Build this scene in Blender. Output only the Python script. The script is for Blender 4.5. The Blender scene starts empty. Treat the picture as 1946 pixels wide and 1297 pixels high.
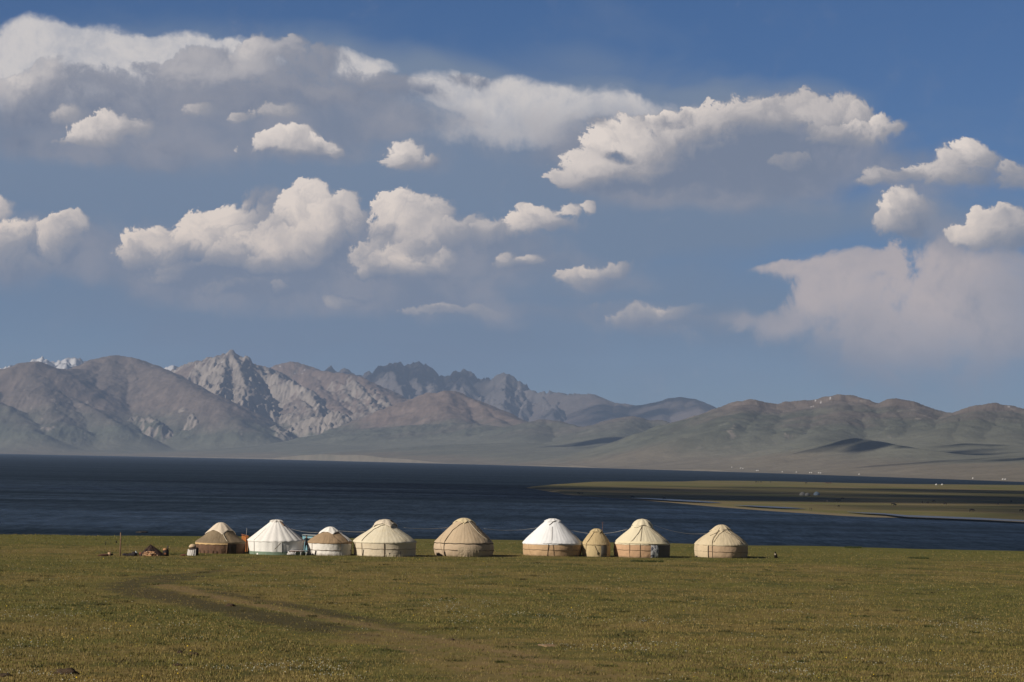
import bpy, bmesh, math, random
import numpy as np
from mathutils import Vector, Matrix

random.seed(7)
sc = bpy.context.scene
COL = sc.collection
R = math.radians

# ------------------------------------------------------------------ camera geometry (photo 1946 x 1297)
PW, PH, FPX = 1946.0, 1297.0, 5350.0
CAM = Vector((0.0, 0.0, 26.0))                 # lake level is z = 0
PITCH = math.atan((874.0 - 648.5) / FPX)
ROLL = R(1.1)
CAM_ROT = Matrix.Rotation(math.pi / 2 + PITCH, 3, 'X') @ Matrix.Rotation(ROLL, 3, 'Z')
SUN_EL, SUN_AZ = R(30.0), R(-123.0)            # azimuth clockwise from +Y
SUN_DIR = Vector((math.sin(SUN_AZ) * math.cos(SUN_EL), math.cos(SUN_AZ) * math.cos(SUN_EL), math.sin(SUN_EL)))


def ray(px, py):
    """World direction of a photo pixel, scaled so that its y component is 1."""
    d = CAM_ROT @ Vector(((px - PW / 2) / FPX, -(py - PH / 2) / FPX, -1.0))
    return d / d.y


def on_z(px, py, z):
    d = ray(px, py)
    return CAM + d * ((z - CAM.z) / d.z)


def at_d(px, py, D):
    return CAM + ray(px, py) * D


def tag(o, label=None, cat=None, group=None, kind=None):
    if label: o['label'] = label
    if cat: o['category'] = cat
    if group: o['group'] = group
    if kind: o['kind'] = kind
    return o


def empty(name, loc, rz=0.0):
    o = bpy.data.objects.new(name, None)
    o.empty_display_size = 0.3
    o.location = loc
    o.rotation_euler = (0, 0, rz)
    COL.objects.link(o)
    return o


def link_mesh(name, me, mat=None, parent=None, loc=None, smooth=True):
    o = bpy.data.objects.new(name, me)
    COL.objects.link(o)
    if mat is not None:
        me.materials.append(mat)
    if parent is not None:
        o.parent = parent
    if loc is not None:
        o.location = loc
    if smooth and len(me.polygons):
        me.polygons.foreach_set('use_smooth', np.ones(len(me.polygons), dtype=bool))
    return o


def pydata(name, v, f, mat=None, parent=None, loc=None, smooth=True):
    me = bpy.data.meshes.new(name)
    me.from_pydata([tuple(p) for p in v], [], f)
    me.update()
    return link_mesh(name, me, mat, parent, loc, smooth)


def np_mesh(name, co, faces, mat=None, parent=None, loc=None, smooth=True, attrs=None):
    """co (n,3) float; faces (m,k) int; attrs {name: (n,) or (n,3) per-vertex}."""
    me = bpy.data.meshes.new(name)
    co = np.ascontiguousarray(co, dtype=np.float32)
    faces = np.ascontiguousarray(faces, dtype=np.int32)
    m, k = faces.shape
    me.vertices.add(len(co)); me.vertices.foreach_set('co', co.ravel())
    me.loops.add(m * k); me.loops.foreach_set('vertex_index', faces.ravel())
    me.polygons.add(m); me.polygons.foreach_set('loop_start', np.arange(0, m * k, k, dtype=np.int32))
    me.update(calc_edges=True)
    for an, av in (attrs or {}).items():
        av = np.asarray(av, dtype=np.float32)
        if av.ndim == 1:
            a = me.attributes.new(an, 'FLOAT', 'POINT'); a.data.foreach_set('value', av)
        else:
            a = me.attributes.new(an, 'FLOAT_VECTOR', 'POINT'); a.data.foreach_set('vector', np.ascontiguousarray(av).ravel())
    return link_mesh(name, me, mat, parent, loc, smooth)


def grid_faces(nr, nc, wrap=False):
    i = np.arange(nr - 1)[:, None]
    j = np.arange(nc if wrap else nc - 1)[None, :]
    j2 = (j + 1) % nc
    a = i * nc + j; b = i * nc + j2; c = (i + 1) * nc + j2; d = (i + 1) * nc + j
    return np.stack([a, b, c, d], -1).reshape(-1, 4)


# ------------------------------------------------------------------ numpy noise
def _hash(ix, iy, seed):
    h = (ix.astype(np.int64) * 374761393 + iy.astype(np.int64) * 668265263 + seed * 974711) & 0xFFFFFFFF
    h = ((h ^ (h >> 13)) * 1274126177) & 0xFFFFFFFF
    h = h ^ (h >> 16)
    return h


def perlin(x, y, seed=0):
    x = np.asarray(x, dtype=np.float64); y = np.asarray(y, dtype=np.float64)
    x0 = np.floor(x); y0 = np.floor(y)
    fx = x - x0; fy = y - y0
    u = fx * fx * fx * (fx * (fx * 6 - 15) + 10); v = fy * fy * fy * (fy * (fy * 6 - 15) + 10)
    def g(ix, iy, dx, dy):
        a = _hash(ix, iy, seed) * (2 * math.pi / 4294967296.0)
        return np.cos(a) * dx + np.sin(a) * dy
    n00 = g(x0, y0, fx, fy); n10 = g(x0 + 1, y0, fx - 1, fy)
    n01 = g(x0, y0 + 1, fx, fy - 1); n11 = g(x0 + 1, y0 + 1, fx - 1, fy - 1)
    return ((n00 * (1 - u) + n10 * u) * (1 - v) + (n01 * (1 - u) + n11 * u) * v) * 1.5


def fbm(x, y, octaves=5, seed=0, gain=0.5, lac=2.03):
    s = 0; a = 1.0; t = 0
    for o in range(octaves):
        s = s + a * perlin(x, y, seed + o * 17); t += a
        x = x * lac + 13.7; y = y * lac - 7.3; a *= gain
    return s / t


def ridged(x, y, octaves=5, seed=0, gain=0.5, lac=2.07):
    s = 0; a = 1.0; t = 0; w = 1.0
    for o in range(octaves):
        n = 1.0 - np.abs(perlin(x, y, seed + o * 31)); n = n * n * w
        s = s + a * n; t += a; w = np.clip(n * 1.6, 0, 1)
        x = x * lac + 5.1; y = y * lac + 9.2; a *= gain
    return s / t


def smooth01(t):
    t = np.clip(t, 0, 1)
    return t * t * (3 - 2 * t)


# ------------------------------------------------------------------ node helpers
class NT:
    """Small wrapper: builds math node chains in a node tree."""
    def __init__(s, tree):
        s.t = tree
    def node(s, typ, **kw):
        n = s.t.nodes.new(typ)
        for k, v in kw.items():
            setattr(n, k, v)
        return n
    def put(s, sock, v):
        if hasattr(v, 'is_output'):
            s.t.links.new(v, sock)
        else:
            sock.default_value = v
    def m(s, op, a, b=None, c=None, clamp=False):
        n = s.node('ShaderNodeMath', operation=op, use_clamp=clamp)
        s.put(n.inputs[0], a)
        if b is not None: s.put(n.inputs[1], b)
        if c is not None: s.put(n.inputs[2], c)
        return n.outputs[0]
    def add(s, a, b): return s.m('ADD', a, b)
    def sub(s, a, b): return s.m('SUBTRACT', a, b)
    def mul(s, a, b): return s.m('MULTIPLY', a, b)
    def vm(s, op, a, b=None, c=None):
        n = s.node('ShaderNodeVectorMath', operation=op)
        s.put(n.inputs[0], a)
        if b is not None: s.put(n.inputs[1], b)
        if c is not None: s.put(n.inputs[2], c)
        return n.outputs['Value'] if op in ('DOT_PRODUCT', 'LENGTH', 'DISTANCE') else n.outputs[0]
    def xyz(s, x, y, z=0.0):
        n = s.node('ShaderNodeCombineXYZ')
        s.put(n.inputs[0], x); s.put(n.inputs[1], y); s.put(n.inputs[2], z)
        return n.outputs[0]
    def sep(s, v):
        n = s.node('ShaderNodeSeparateXYZ'); s.put(n.inputs[0], v)
        return n.outputs
    def ss(s, x, a, b, to0=0.0, to1=1.0):
        n = s.node('ShaderNodeMapRange', interpolation_type='SMOOTHSTEP')
        s.put(n.inputs['Value'], x); s.put(n.inputs['From Min'], a); s.put(n.inputs['From Max'], b)
        s.put(n.inputs['To Min'], to0); s.put(n.inputs['To Max'], to1)
        return n.outputs[0]
    def lin(s, x, a, b, to0=0.0, to1=1.0):
        n = s.node('ShaderNodeMapRange'); n.clamp = True
        s.put(n.inputs['Value'], x); s.put(n.inputs['From Min'], a); s.put(n.inputs['From Max'], b)
        s.put(n.inputs['To Min'], to0); s.put(n.inputs['To Max'], to1)
        return n.outputs[0]
    def noise(s, vec, scale, detail=4.0, rough=0.5, lac=2.0, dist=0.0, dims='3D', typ='FBM', color=False, norm=True):
        n = s.node('ShaderNodeTexNoise', noise_dimensions=dims)
        n.noise_type = typ
        n.normalize = norm
        s.put(n.inputs['Vector'], vec)
        n.inputs['Scale'].default_value = scale; n.inputs['Detail'].default_value = detail
        n.inputs['Roughness'].default_value = rough; n.inputs['Lacunarity'].default_value = lac
        n.inputs['Distortion'].default_value = dist
        return n.outputs['Color' if color else 'Fac']
    def mix(s, f, a, b, blend='MIX'):
        n = s.node('ShaderNodeMix', data_type='RGBA', blend_type=blend)
        n.clamp_factor = True
        s.put(n.inputs[0], f)
        def c(v): return (*v, 1.0) if isinstance(v, tuple) and len(v) == 3 else v
        s.put(n.inputs[6], c(a)); s.put(n.inputs[7], c(b))
        return n.outputs[2]


def srgb(r, g, b):
    def f(c):
        c /= 255.0
        return c / 12.92 if c <= 0.04045 else ((c + 0.055) / 1.055) ** 2.4
    return (f(r), f(g), f(b))


def new_mat(name):
    m = bpy.data.materials.new(name); m.use_nodes = True
    t = m.node_tree; t.nodes.clear()
    out = t.nodes.new('ShaderNodeOutputMaterial')
    p = t.nodes.new('ShaderNodeBsdfPrincipled')
    t.links.new(p.outputs[0], out.inputs['Surface'])
    return m, NT(t), p, out


def cloth_mat(name, col, var=0.18, scale=1.2, rough=0.9, stain=None, stain_amt=0.0, weave=0.0, bump=0.15, dirt=None):
    """Felt, canvas, painted wood...: a base colour with blotches, fine mottling and a wrinkled bump."""
    m, n, p, out = new_mat(name)
    tc = n.node('ShaderNodeTexCoord').outputs['Object']
    big = n.noise(tc, scale, 4, 0.6)
    fine = n.noise(tc, scale * 14, 3, 0.6)
    v = n.add(n.mul(n.sub(big, 0.5), 2 * var), n.mul(n.sub(fine, 0.5), var))
    v = n.add(v, 1.0)
    hsv = n.node('ShaderNodeHueSaturation')
    hsv.inputs['Color'].default_value = (*col, 1)
    n.put(hsv.inputs['Value'], v)
    c = hsv.outputs[0]
    if stain is not None:
        f = n.ss(n.noise(tc, scale * 1.7, 5, 0.65, dist=0.6), 0.5, 0.7, 0.0, stain_amt)
        c = n.mix(f, c, stain)
    if dirt is not None:                       # splashed earth along the hem: (colour, height of the band in metres)
        z = n.sep(tc)[2]
        e = n.add(z, n.mul(n.sub(n.noise(tc, 2.5, 4, 0.6), 0.5), dirt[1] * 1.6))
        c = n.mix(n.lin(e, 0.0, dirt[1], 0.75, 0.0), c, dirt[0])
    n.put(p.inputs['Base Color'], c)
    p.inputs['Roughness'].default_value = rough
    p.inputs['Specular IOR Level'].default_value = 0.15
    h = n.add(n.mul(n.noise(tc, scale * 2.5, 4, 0.55, dist=0.8), 1.0), n.mul(fine, 0.25))
    b = n.node('ShaderNodeBump'); b.inputs['Strength'].default_value = bump; b.inputs['Distance'].default_value = 0.25
    n.put(b.inputs['Height'], h); n.put(p.inputs['Normal'], b.outputs[0])
    return m
# ------------------------------------------------------------------ camera, render, sun, sky
cam = bpy.data.cameras.new('camera')
cam.sensor_fit = 'HORIZONTAL'; cam.sensor_width = 36.0
cam.lens = 36.0 * FPX / PW
cam.clip_start = 0.5; cam.clip_end = 200000.0
cam_o = bpy.data.objects.new('camera', cam)
cam_o.location = CAM; cam_o.rotation_euler = CAM_ROT.to_euler()
COL.objects.link(cam_o); sc.camera = cam_o

vs = sc.view_settings
vs.view_transform = 'Standard'; vs.look = 'None'; vs.exposure = 0.0; vs.gamma = 1.0; vs.use_curve_mapping = False
cy = sc.cycles
cy.use_denoising = True
cy.max_bounces = 6; cy.diffuse_bounces = 3; cy.glossy_bounces = 3; cy.transmission_bounces = 4; cy.volume_bounces = 1
cy.transparent_max_bounces = 8
cy.sample_clamp_indirect = 4.0

sun = bpy.data.lights.new('sun', 'SUN')
sun.energy = 5.0; sun.angle = R(0.53); sun.color = (1.0, 0.90, 0.77)
sun_o = bpy.data.objects.new('sun', sun)
sun_o.rotation_euler = SUN_DIR.to_track_quat('Z', 'Y').to_euler()
COL.objects.link(sun_o)

world = bpy.data.worlds.new('World'); sc.world = world; world.use_nodes = True
world.cycles.sampling_method = 'NONE'
wt = world.node_tree; wt.nodes.clear()
W = NT(wt)
wout = wt.nodes.new('ShaderNodeOutputWorld')
sky = wt.nodes.new('ShaderNodeTexSky'); sky.sky_type = 'NISHITA'; sky.sun_disc = False
sky.sun_elevation = SUN_EL; sky.sun_rotation = SUN_AZ % (2 * math.pi); sky.altitude = 3000; sky.dust_density = 0.6; sky.ozone_density = 2.0

# direction -> azimuth / elevation, scaled so that one unit is 1000 photo pixels
wd = W.sep(W.node('ShaderNodeTexCoord').outputs['Generated'])
U = W.mul(W.m('ARCTAN2', wd[0], wd[1]), FPX / 1000)
V = W.mul(W.m('ARCSINE', wd[2]), FPX / 1000)
P0 = W.xyz(U, V, 0.0)


def uv(px, py):
    d = ray(px, py); d.normalize()
    return math.atan2(d.x, d.y) * FPX / 1000, math.asin(d.z) * FPX / 1000


def warp(P, scale, amt, detail=3.0, rough=0.55, seed=0.0):
    c = W.noise(W.vm('ADD', P, (seed, seed * 0.7, 0.0)), scale, detail, rough, dims='2D', color=True)
    return W.vm('MULTIPLY_ADD', W.vm('SUBTRACT', c, (0.5, 0.5, 0.5)), (amt, amt, 0.0), P)


BLOB = 1.22
LIT = Vector((-0.80, 0.60, 0.0))  # sunward direction for the light and shade painted into the billows


def group(name, ins, outs, build, out_type='NodeSocketFloat'):
    """A node group: ins = [(name, socket type)], build(NT, inputs dict) -> outputs list."""
    g = bpy.data.node_groups.new(name, 'ShaderNodeTree')
    for nm, ty in ins: g.interface.new_socket(nm, in_out='INPUT', socket_type=ty)
    for nm in outs: g.interface.new_socket(nm, in_out='OUTPUT', socket_type=out_type)
    gi = g.nodes.new('NodeGroupInput'); go = g.nodes.new('NodeGroupOutput')
    res = build(NT(g), {nm: gi.outputs[i] for i, (nm, _) in enumerate(ins)})
    for i, r_ in enumerate(res): g.links.new(r_, go.inputs[i])
    return g


def _blob(n, i):
    q = n.vm('MULTIPLY', n.vm('SUBTRACT', i['P'], i['C']), i['K'])
    r2 = n.vm('DOT_PRODUCT', q, q)
    return [n.add(i['S'], n.m('MAXIMUM', n.mul(n.sub(1.0, r2), i['w']), 0.0))]


VEC, FLT = 'NodeSocketVector', 'NodeSocketFloat'
BLOB_G = group('cloud_mass', [('P', VEC), ('C', VEC), ('K', VEC), ('w', FLT), ('S', FLT)], ['S'], _blob)


def blobs(W, P, lst):
    """Sum of soft ellipses (photo px: cx, cy, rx, ry, weight)."""
    S = 0.0
    for (cx, cy_, rx, ry, w) in lst:
        u, v = uv(cx, cy_)
        n = W.node('ShaderNodeGroup', node_tree=BLOB_G)
        W.put(n.inputs[0], P); n.inputs[1].default_value = (u, v, 0); n.inputs[2].default_value = (1000.0 / (rx * BLOB), 1000.0 / (ry * BLOB), 0)
        n.inputs[3].default_value = w; W.put(n.inputs[4], S)
        S = n.outputs[0]
    return S, None


# cloud puffs in photo pixels, back to front: cx, cy, rx, ry, brightness
CUMULUS = [
    (491, 388, 46, 28, .18), (466, 398, 24, 18, .2), (520, 396, 30, 20, .2),
    # centre-left towers
    (500, 480, 200, 62, .34), (790, 480, 120, 60, .34), (360, 505, 120, 44, .30),
    (311, 446, 36, 26, .72), (283, 462, 46, 36, .70), (335, 486, 66, 40, .52), (270, 490, 46, 34, .45), (375, 442, 44, 34, .78), (404, 424, 44, 38, .80), (432, 404, 36, 28, .82), (448, 446, 58, 48, .70), (410, 466, 54, 36, .66),
    (501, 440, 58, 36, .42), (470, 470, 48, 36, .62), (591, 380, 40, 28, .82), (562, 404, 34, 30, .78), (616, 400, 40, 38, .72), (578, 432, 56, 42, .74), (530, 452, 44, 32, .64), (666, 396, 34, 26, .62), (682, 426, 30, 40, .52), (640, 430, 46, 42, .66),
    (505, 486, 70, 38, .70), (555, 480, 66, 38, .66), (603, 464, 56, 38, .64), (650, 470, 50, 34, .48), (455, 494, 60, 30, .58), (430, 520, 80, 24, .46), (350, 522, 76, 24, .48), (330, 535, 60, 18, .5), (560, 512, 90, 26, .46),
    (742, 395, 36, 24, .80), (770, 390, 36, 24, .78), (804, 405, 42, 28, .68), (842, 416, 38, 32, .60), (765, 428, 52, 40, .70), (806, 440, 50, 38, .62), (742, 448, 26, 22, .5), (846, 456, 46, 34, .50),
    (722, 490, 44, 38, .72), (768, 500, 56, 34, .70), (820, 505, 54, 30, .64), (864, 494, 30, 26, .58), (806, 476, 34, 26, .46), (722, 518, 34, 18, .6), (900, 440, 50, 28, .46), (944, 446, 48, 26, .44),
    (998, 426, 34, 28, .72), (1036, 418, 38, 22, .66), (1078, 407, 28, 16, .66), (1114, 402, 18, 16, .64), (1050, 430, 60, 16, .4),
    (962, 491, 22, 14, .66), (1008, 496, 32, 14, .58), (985, 505, 50, 14, .34), (1068, 526, 22, 10, .64), (1093, 519, 30, 14, .62), (1128, 514, 30, 18, .58), (1168, 507, 34, 20, .48), (1190, 500, 24, 16, .36), (1130, 535, 70, 16, .22),
    # upper right
    (1400, 285, 210, 78, .32), (1250, 315, 170, 50, .40), (1380, 345, 190, 40, .14), (1500, 300, 120, 60, .22),
    (1363, 235, 80, 34, .62), (1430, 218, 90, 34, .60), (1490, 222, 84, 34, .56), (1400, 270, 110, 46, .50), (1320, 265, 80, 44, .56), (1549, 216, 60, 30, .54), (1599, 206, 58, 28, .56), (1574, 236, 70, 34, .54), (1640, 216, 40, 26, .52), (1684, 226, 28, 22, .70), (1719, 240, 20, 20, .42), (1694, 246, 34, 24, .58), (1645, 256, 58, 28, .58), (1600, 262, 70, 24, .46),
    (1504, 302, 36, 22, .56), (1526, 294, 24, 16, .52), (1303, 230, 30, 16, .68), (1281, 226, 26, 17, .76), (1248, 236, 28, 18, .76), (1198, 246, 34, 20, .72), (1173, 264, 46, 34, .82), (1143, 277, 34, 28, .82), (1218, 272, 56, 34, .66),
    (1255, 298, 90, 38, .52), (1205, 300, 70, 36, .66), (1118, 315, 56, 32, .64), (1078, 332, 40, 24, .62), (1150, 326, 80, 30, .58), (1230, 332, 120, 26, .42), (1140, 350, 90, 20, .40), (1163, 297, 30, 9, -.15), (1143, 240, 18, 13, .1),
    # small ones
    (496, 281, 30, 19, .64), (526, 274, 40, 20, .68), (566, 271, 44, 24, .70), (616, 281, 36, 19, .66), (636, 289, 24, 15, .52), (553, 291, 92, 19, .56), (766, 302, 38, 28, .72), (756, 314, 34, 20, .58), (812, 312, 26, 20, .44),
    (135, 220, 40, 18, .44), (275, 242, 40, 20, .40), (215, 236, 40, 28, .66), (198, 252, 60, 25, .62), (165, 261, 46, 19, .60), (190, 271, 80, 15, .42), (391, 211, 40, 16, .38), (451, 231, 24, 14, .42), (531, 222, 60, 20, .38),
    # left edge
    (10, 401, 22, 20, .62), (40, 496, 95, 36, .34), (110, 494, 56, 36, .36), (45, 441, 50, 26, .70), (66, 458, 34, 28, .52), (28, 464, 60, 32, .46), (158, 421, 22, 18, .62), (135, 427, 38, 24, .74), (114, 443, 40, 26, .70), (104, 467, 30, 26, .66), (118, 480, 40, 22, .46),
    # right edge
    (1875, 308, 30, 28, .5), (1855, 296, 32, 24, .70), (1820, 312, 34, 22, .60), (1795, 331, 52, 19, .56), (1840, 345, 64, 20, .44), (1674, 337, 26, 16, .50), (1670, 349, 62, 12, .42), (1722, 342, 60, 14, .36), (1925, 321, 28, 24, .52), (1936, 346, 44, 22, .42),
    (1734, 383, 36, 25, .74), (1713, 402, 38, 32, .74), (1745, 408, 50, 38, .50), (1706, 430, 46, 24, .50), (1742, 437, 52, 20, .34), (1915, 417, 34, 22, .72), (1945, 436, 30, 30, .54), (1884, 427, 44, 28, .74), (1866, 447, 48, 26, .68), (1912, 452, 62, 28, .52),
    # low wisps
    (1193, 606, 52, 19, .40), (1234, 591, 50, 21, .38), (1268, 581, 15, 8, .6), (1296, 587, 52, 17, .32), (436, 558, 52, 15, .44), (486, 549, 60, 17, .40), (546, 549, 26, 15, .54), (636, 567, 26, 13, .50), (668, 571, 54, 13, .42), (867, 596, 62, 13, .46), (818, 597, 60, 11, .36), (925, 591, 44, 11, .36),
]
DECK_WHITE = [(60, 95, 100, 62, 1), (190, 100, 130, 56, 1), (330, 100, 130, 44, 1), (440, 112, 110, 40, .9), (60, 150, 160, 60, .8), (250, 145, 140, 50, .8), (700, 128, 60, 26, .8),
              (850, 165, 80, 36, .8), (960, 182, 120, 38, .8), (1100, 200, 120, 30, .5), (1230, 212, 110, 22, .35), (900, 215, 190, 60, .45), (1090, 235, 190, 44, .4)]
# soft grey bodies the billows stand out of
MIST = [(330, 235, 440, 84, .95), (120, 250, 240, 60, .5), (640, 200, 260, 50, .6), (480, 500, 330, 84, .75), (330, 510, 170, 50, .5), (800, 500, 210, 84, .75), (960, 470, 150, 46, .55), (1100, 520, 150, 40, .55), (640, 560, 420, 44, .55), (1400, 300, 330, 100, .85), (1250, 330, 240, 70, .6), (1560, 270, 190, 80, .55), (60, 480, 170, 64, .75), (190, 440, 50, 60, .3),
        (560, 288, 130, 32, .5), (785, 312, 80, 34, .45), (230, 262, 200, 44, .6), (1840, 330, 170, 44, .6), (1735, 415, 90, 60, .6), (1900, 450, 110, 46, .6), (1240, 600, 190, 36, .6), (500, 225, 260, 50, .55), (880, 600, 220, 26, .5), (1000, 250, 260, 50, .4)]
DECK_GREY = [
    (165, 135, 34, 16, .30), (300, 215, 230, 34, .20), (120, 208, 140, 32, .16), (200, 168, 90, 36, .24), (125, 162, 56, 32, .34), (110, 127, 44, 22, .62), (95, 146, 42, 24, .60), (62, 156, 70, 26, .70), (45, 177, 84, 24, .56),
    (301, 132, 54, 24, .32), (401, 96, 34, 17, .46), (371, 111, 50, 24, .50), (346, 130, 60, 28, .50), (426, 114, 66, 32, .52), (501, 86, 30, 16, .66), (531, 100, 44, 20, .58), (491, 106, 44, 26, .64), (576, 91, 22, 14, .52), (576, 111, 58, 24, .50), (621, 106, 32, 17, .40), (651, 116, 32, 18, .36),
    (301, 172, 125, 38, .30), (376, 146, 84, 28, .44), (451, 142, 100, 32, .46), (526, 140, 84, 32, .50), (626, 137, 78, 28, .38), (701, 156, 88, 25, .32), (766, 162, 70, 21, .32), (430, 180, 165, 34, .24), (576, 174, 120, 30, .38), (676, 186, 110, 24, .32), (790, 181, 70, 18, .26),
    (480, 202, 160, 28, .24), (50, 228, 95, 30, .16), (877, 146, 40, 14, .30), (915, 151, 34, 13, .26), (50, 266, 60, 15, .04), (326, 276, 95, 15, .16)]
VEIL = [(300, 250, 700, 200, .8), (900, 290, 600, 190, .7), (1150, 235, 330, 70, .35), (700, 470, 900, 190, .45), (800, 600, 900, 160, .55), (1300, 420, 500, 60, .35),
        (1480, 185, 180, 34, .45), (1350, 395, 350, 60, .4), (1850, 420, 200, 80, .35)]
def puff_group(name, gain):
    def build(n, i):
        q = n.vm('MULTIPLY', n.vm('SUBTRACT', i['P'], i['C']), i['K'])
        r = n.add(n.vm('LENGTH', q), i['fr'])
        d = n.vm('DOT_PRODUCT', q, tuple(LIT))
        al = n.m('DIVIDE', n.sub(1.0, r), n.m('MAXIMUM', n.mul(n.m('MULTIPLY_ADD', d, -0.78, 1.0), i['sw']), 0.1))
        al = n.mul(n.m('MINIMUM', n.m('MAXIMUM', al, 0.0), 1.0), i['op'])     # (a clamping node would be evaluated out of order)
        h = n.add(n.m('MULTIPLY_ADD', d, gain, i['br']), i['fh'])
        A = n.m('MULTIPLY_ADD', al, n.sub(1.0, i['A']), i['A'])
        L = n.m('MULTIPLY_ADD', al, n.sub(h, i['L']), i['L'])
        return [A, L]
    return group(name, [('P', VEC), ('C', VEC), ('K', VEC), ('fr', FLT), ('fh', FLT), ('br', FLT), ('sw', FLT), ('op', FLT), ('A', FLT), ('L', FLT)], ['A', 'L'], build)


def puffs(W, P, g, lst, fr, fh, soft_w, op0=0.50):
    """Overlapping billows painted back to front; returns cover and how sunlit the foremost one is."""
    A = 0.0; L = lst[0][4]
    for (cx, cy_, rx, ry, br) in lst:
        u, v = uv(cx, cy_)
        n = W.node('ShaderNodeGroup', node_tree=g)
        W.put(n.inputs[0], P); n.inputs[1].default_value = (u, v, 0); n.inputs[2].default_value = (1000.0 / (rx * 1.14), 1000.0 / (ry * 1.14), 0)
        W.put(n.inputs[3], fr); W.put(n.inputs[4], fh); n.inputs[5].default_value = br
        n.inputs[6].default_value = soft_w * min(max(1.75 - 1.25 * br, 0.72), 1.6); n.inputs[7].default_value = min(1.0, op0 + 0.9 * max(br, 0.12))
        W.put(n.inputs[8], A); W.put(n.inputs[9], L)
        A, L = n.outputs[0], n.outputs[1]
    return A, L


# painted shade for undersides and hollows, away from the sun
SHADE = [
    (420, 545, 260, 52, .9), (330, 520, 110, 46, .7), (480, 395, 40, 40, .5), (690, 510, 70, 80, .9), (560, 545, 200, 40, .7), (905, 520, 90, 70, .9), (880, 465, 60, 40, .4), (800, 545, 120, 36, .7), (720, 455, 26, 60, .6),
    (520, 440, 40, 40, .35), (460, 470, 50, 40, .3), (640, 470, 60, 30, .4), (960, 460, 90, 22, .5), (1050, 445, 60, 20, .6), (1010, 515, 50, 18, .6), (1180, 535, 80, 26, .8), (1225, 510, 40, 26, .5),
    (1420, 320, 210, 74, 1.2), (1330, 372, 240, 44, 1.1), (1440, 250, 90, 60, .8), (1340, 290, 60, 40, .35), (1560, 290, 80, 60, .7), (1530, 200, 70, 26, .4), (1600, 280, 60, 24, .5), (1165, 296, 34, 12, 1.2), (1240, 232, 50, 10, .5), (1150, 365, 110, 24, .6),
    (570, 308, 100, 10, .4), (790, 330, 60, 16, .6), (820, 322, 24, 24, .5), (60, 505, 150, 46, .9), (20, 440, 26, 26, .3), (75, 455, 30, 34, .5), (130, 480, 60, 34, .6),
    (190, 282, 120, 22, .7), (270, 262, 60, 26, .6), (1870, 350, 110, 24, .8), (1895, 318, 32, 36, .7), (1700, 362, 90, 16, .6), (1760, 440, 60, 50, .8), (1740, 465, 90, 20, .6), (1905, 470, 90, 22, .6), (1936, 420, 30, 44, .4),
    (1230, 618, 120, 20, .6)]
CIRRUS = [(1300, 600, 150, 40, .16), (1900, 640, 260, 130, .42), (1700, 650, 320, 90, .38), (1820, 590, 240, 110, .54), (1640, 560, 130, 80, .54), (1850, 510, 170, 60, .56), (1640, 520, 150, 40, .52), (1540, 524, 90, 26, .60), (1486, 511, 56, 14, .56),
          (1556, 590, 70, 60, .58), (1500, 622, 110, 40, .44), (1420, 602, 90, 24, .34), (1620, 570, 90, 70, .52), (1760, 560, 120, 70, .54)]

# --- clear sky: the Nishita sky, deepened (thin mountain air, exposure for bright clouds)
hz = W.ss(V, -0.05, 0.95)
clear = W.mix(1.0, sky.outputs[0], W.mix(hz, (0.30, 0.36, 0.50), (0.225, 0.36, 0.54)), 'MULTIPLY')
clear = W.mix(W.ss(V, 1.0, 4.2), clear, W.mix(1.0, clear, (0.42, 0.42, 0.42), 'MULTIPLY'))   # dimmed overhead beyond the dark mountain sky, to lessen fill on shaded sides


def c10(r, g, b):
    return tuple(x * 10 for x in srgb(r, g, b))


# --- warped coordinates
Pw = warp(P0, 4.5, 0.07, 2.0, 0.5, 3.1)
Pc = warp(Pw, 15.0, 0.030, 4.0, 0.55, 1.7)
Pd = warp(Pw, 12.0, 0.040, 4.0, 0.6, 8.3)

fine = W.sub(W.noise(Pc, 27.0, 8.0, 0.68, dims='2D'), 0.5)
soft = W.sub(W.noise(Pw, 9.0, 4.0, 0.55, dims='2D'), 0.5)
nv = W.sub(W.noise(W.vm('MULTIPLY', P0, (1.0, 2.2, 0.0)), 3.2, 6.0, 0.55, dims='2D', dist=0.4), 0.5)
ns = W.sub(W.noise(P0, 5.0, 6.0, 0.6, dims='2D', dist=0.5), 0.5)
fr_c = W.mul(fine, 1.25); fr_g = W.mul(fine, 1.1); fh = W.mul(fine, 0.62); fr_s = W.add(W.mul(ns, 1.3), W.mul(fine, 0.4)); fh_s = W.add(W.mul(ns, 0.9), W.mul(fine, 0.35))
low = W.ss(V, 0.2, 0.62)
c_lit = W.mix(low, c10(250, 228, 206), c10(240, 227, 216))
c_wht = W.mix(W.ss(W.add(fine, soft), -0.5, 0.4), c10(184, 184, 190), c10(222, 215, 210))
c_veil = W.mix(W.ss(V, 0.2, 0.75), c10(108, 127, 152), c10(122, 137, 159))
# (each patch's position depends a hair on all the noises, which keeps the evaluation in order: else the shader outgrows its stack)
tiny = W.xyz(W.mul(W.add(W.add(fr_c, fr_g), W.add(fh, fr_s)), 1e-4), W.mul(W.add(W.add(soft, nv), fh_s), 1e-4))
G_CUM, G_GREY, G_CIR = puff_group('cloud_puff', 0.36), puff_group('deck_puff', 0.26), puff_group('veil_puff', 0.16)


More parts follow.
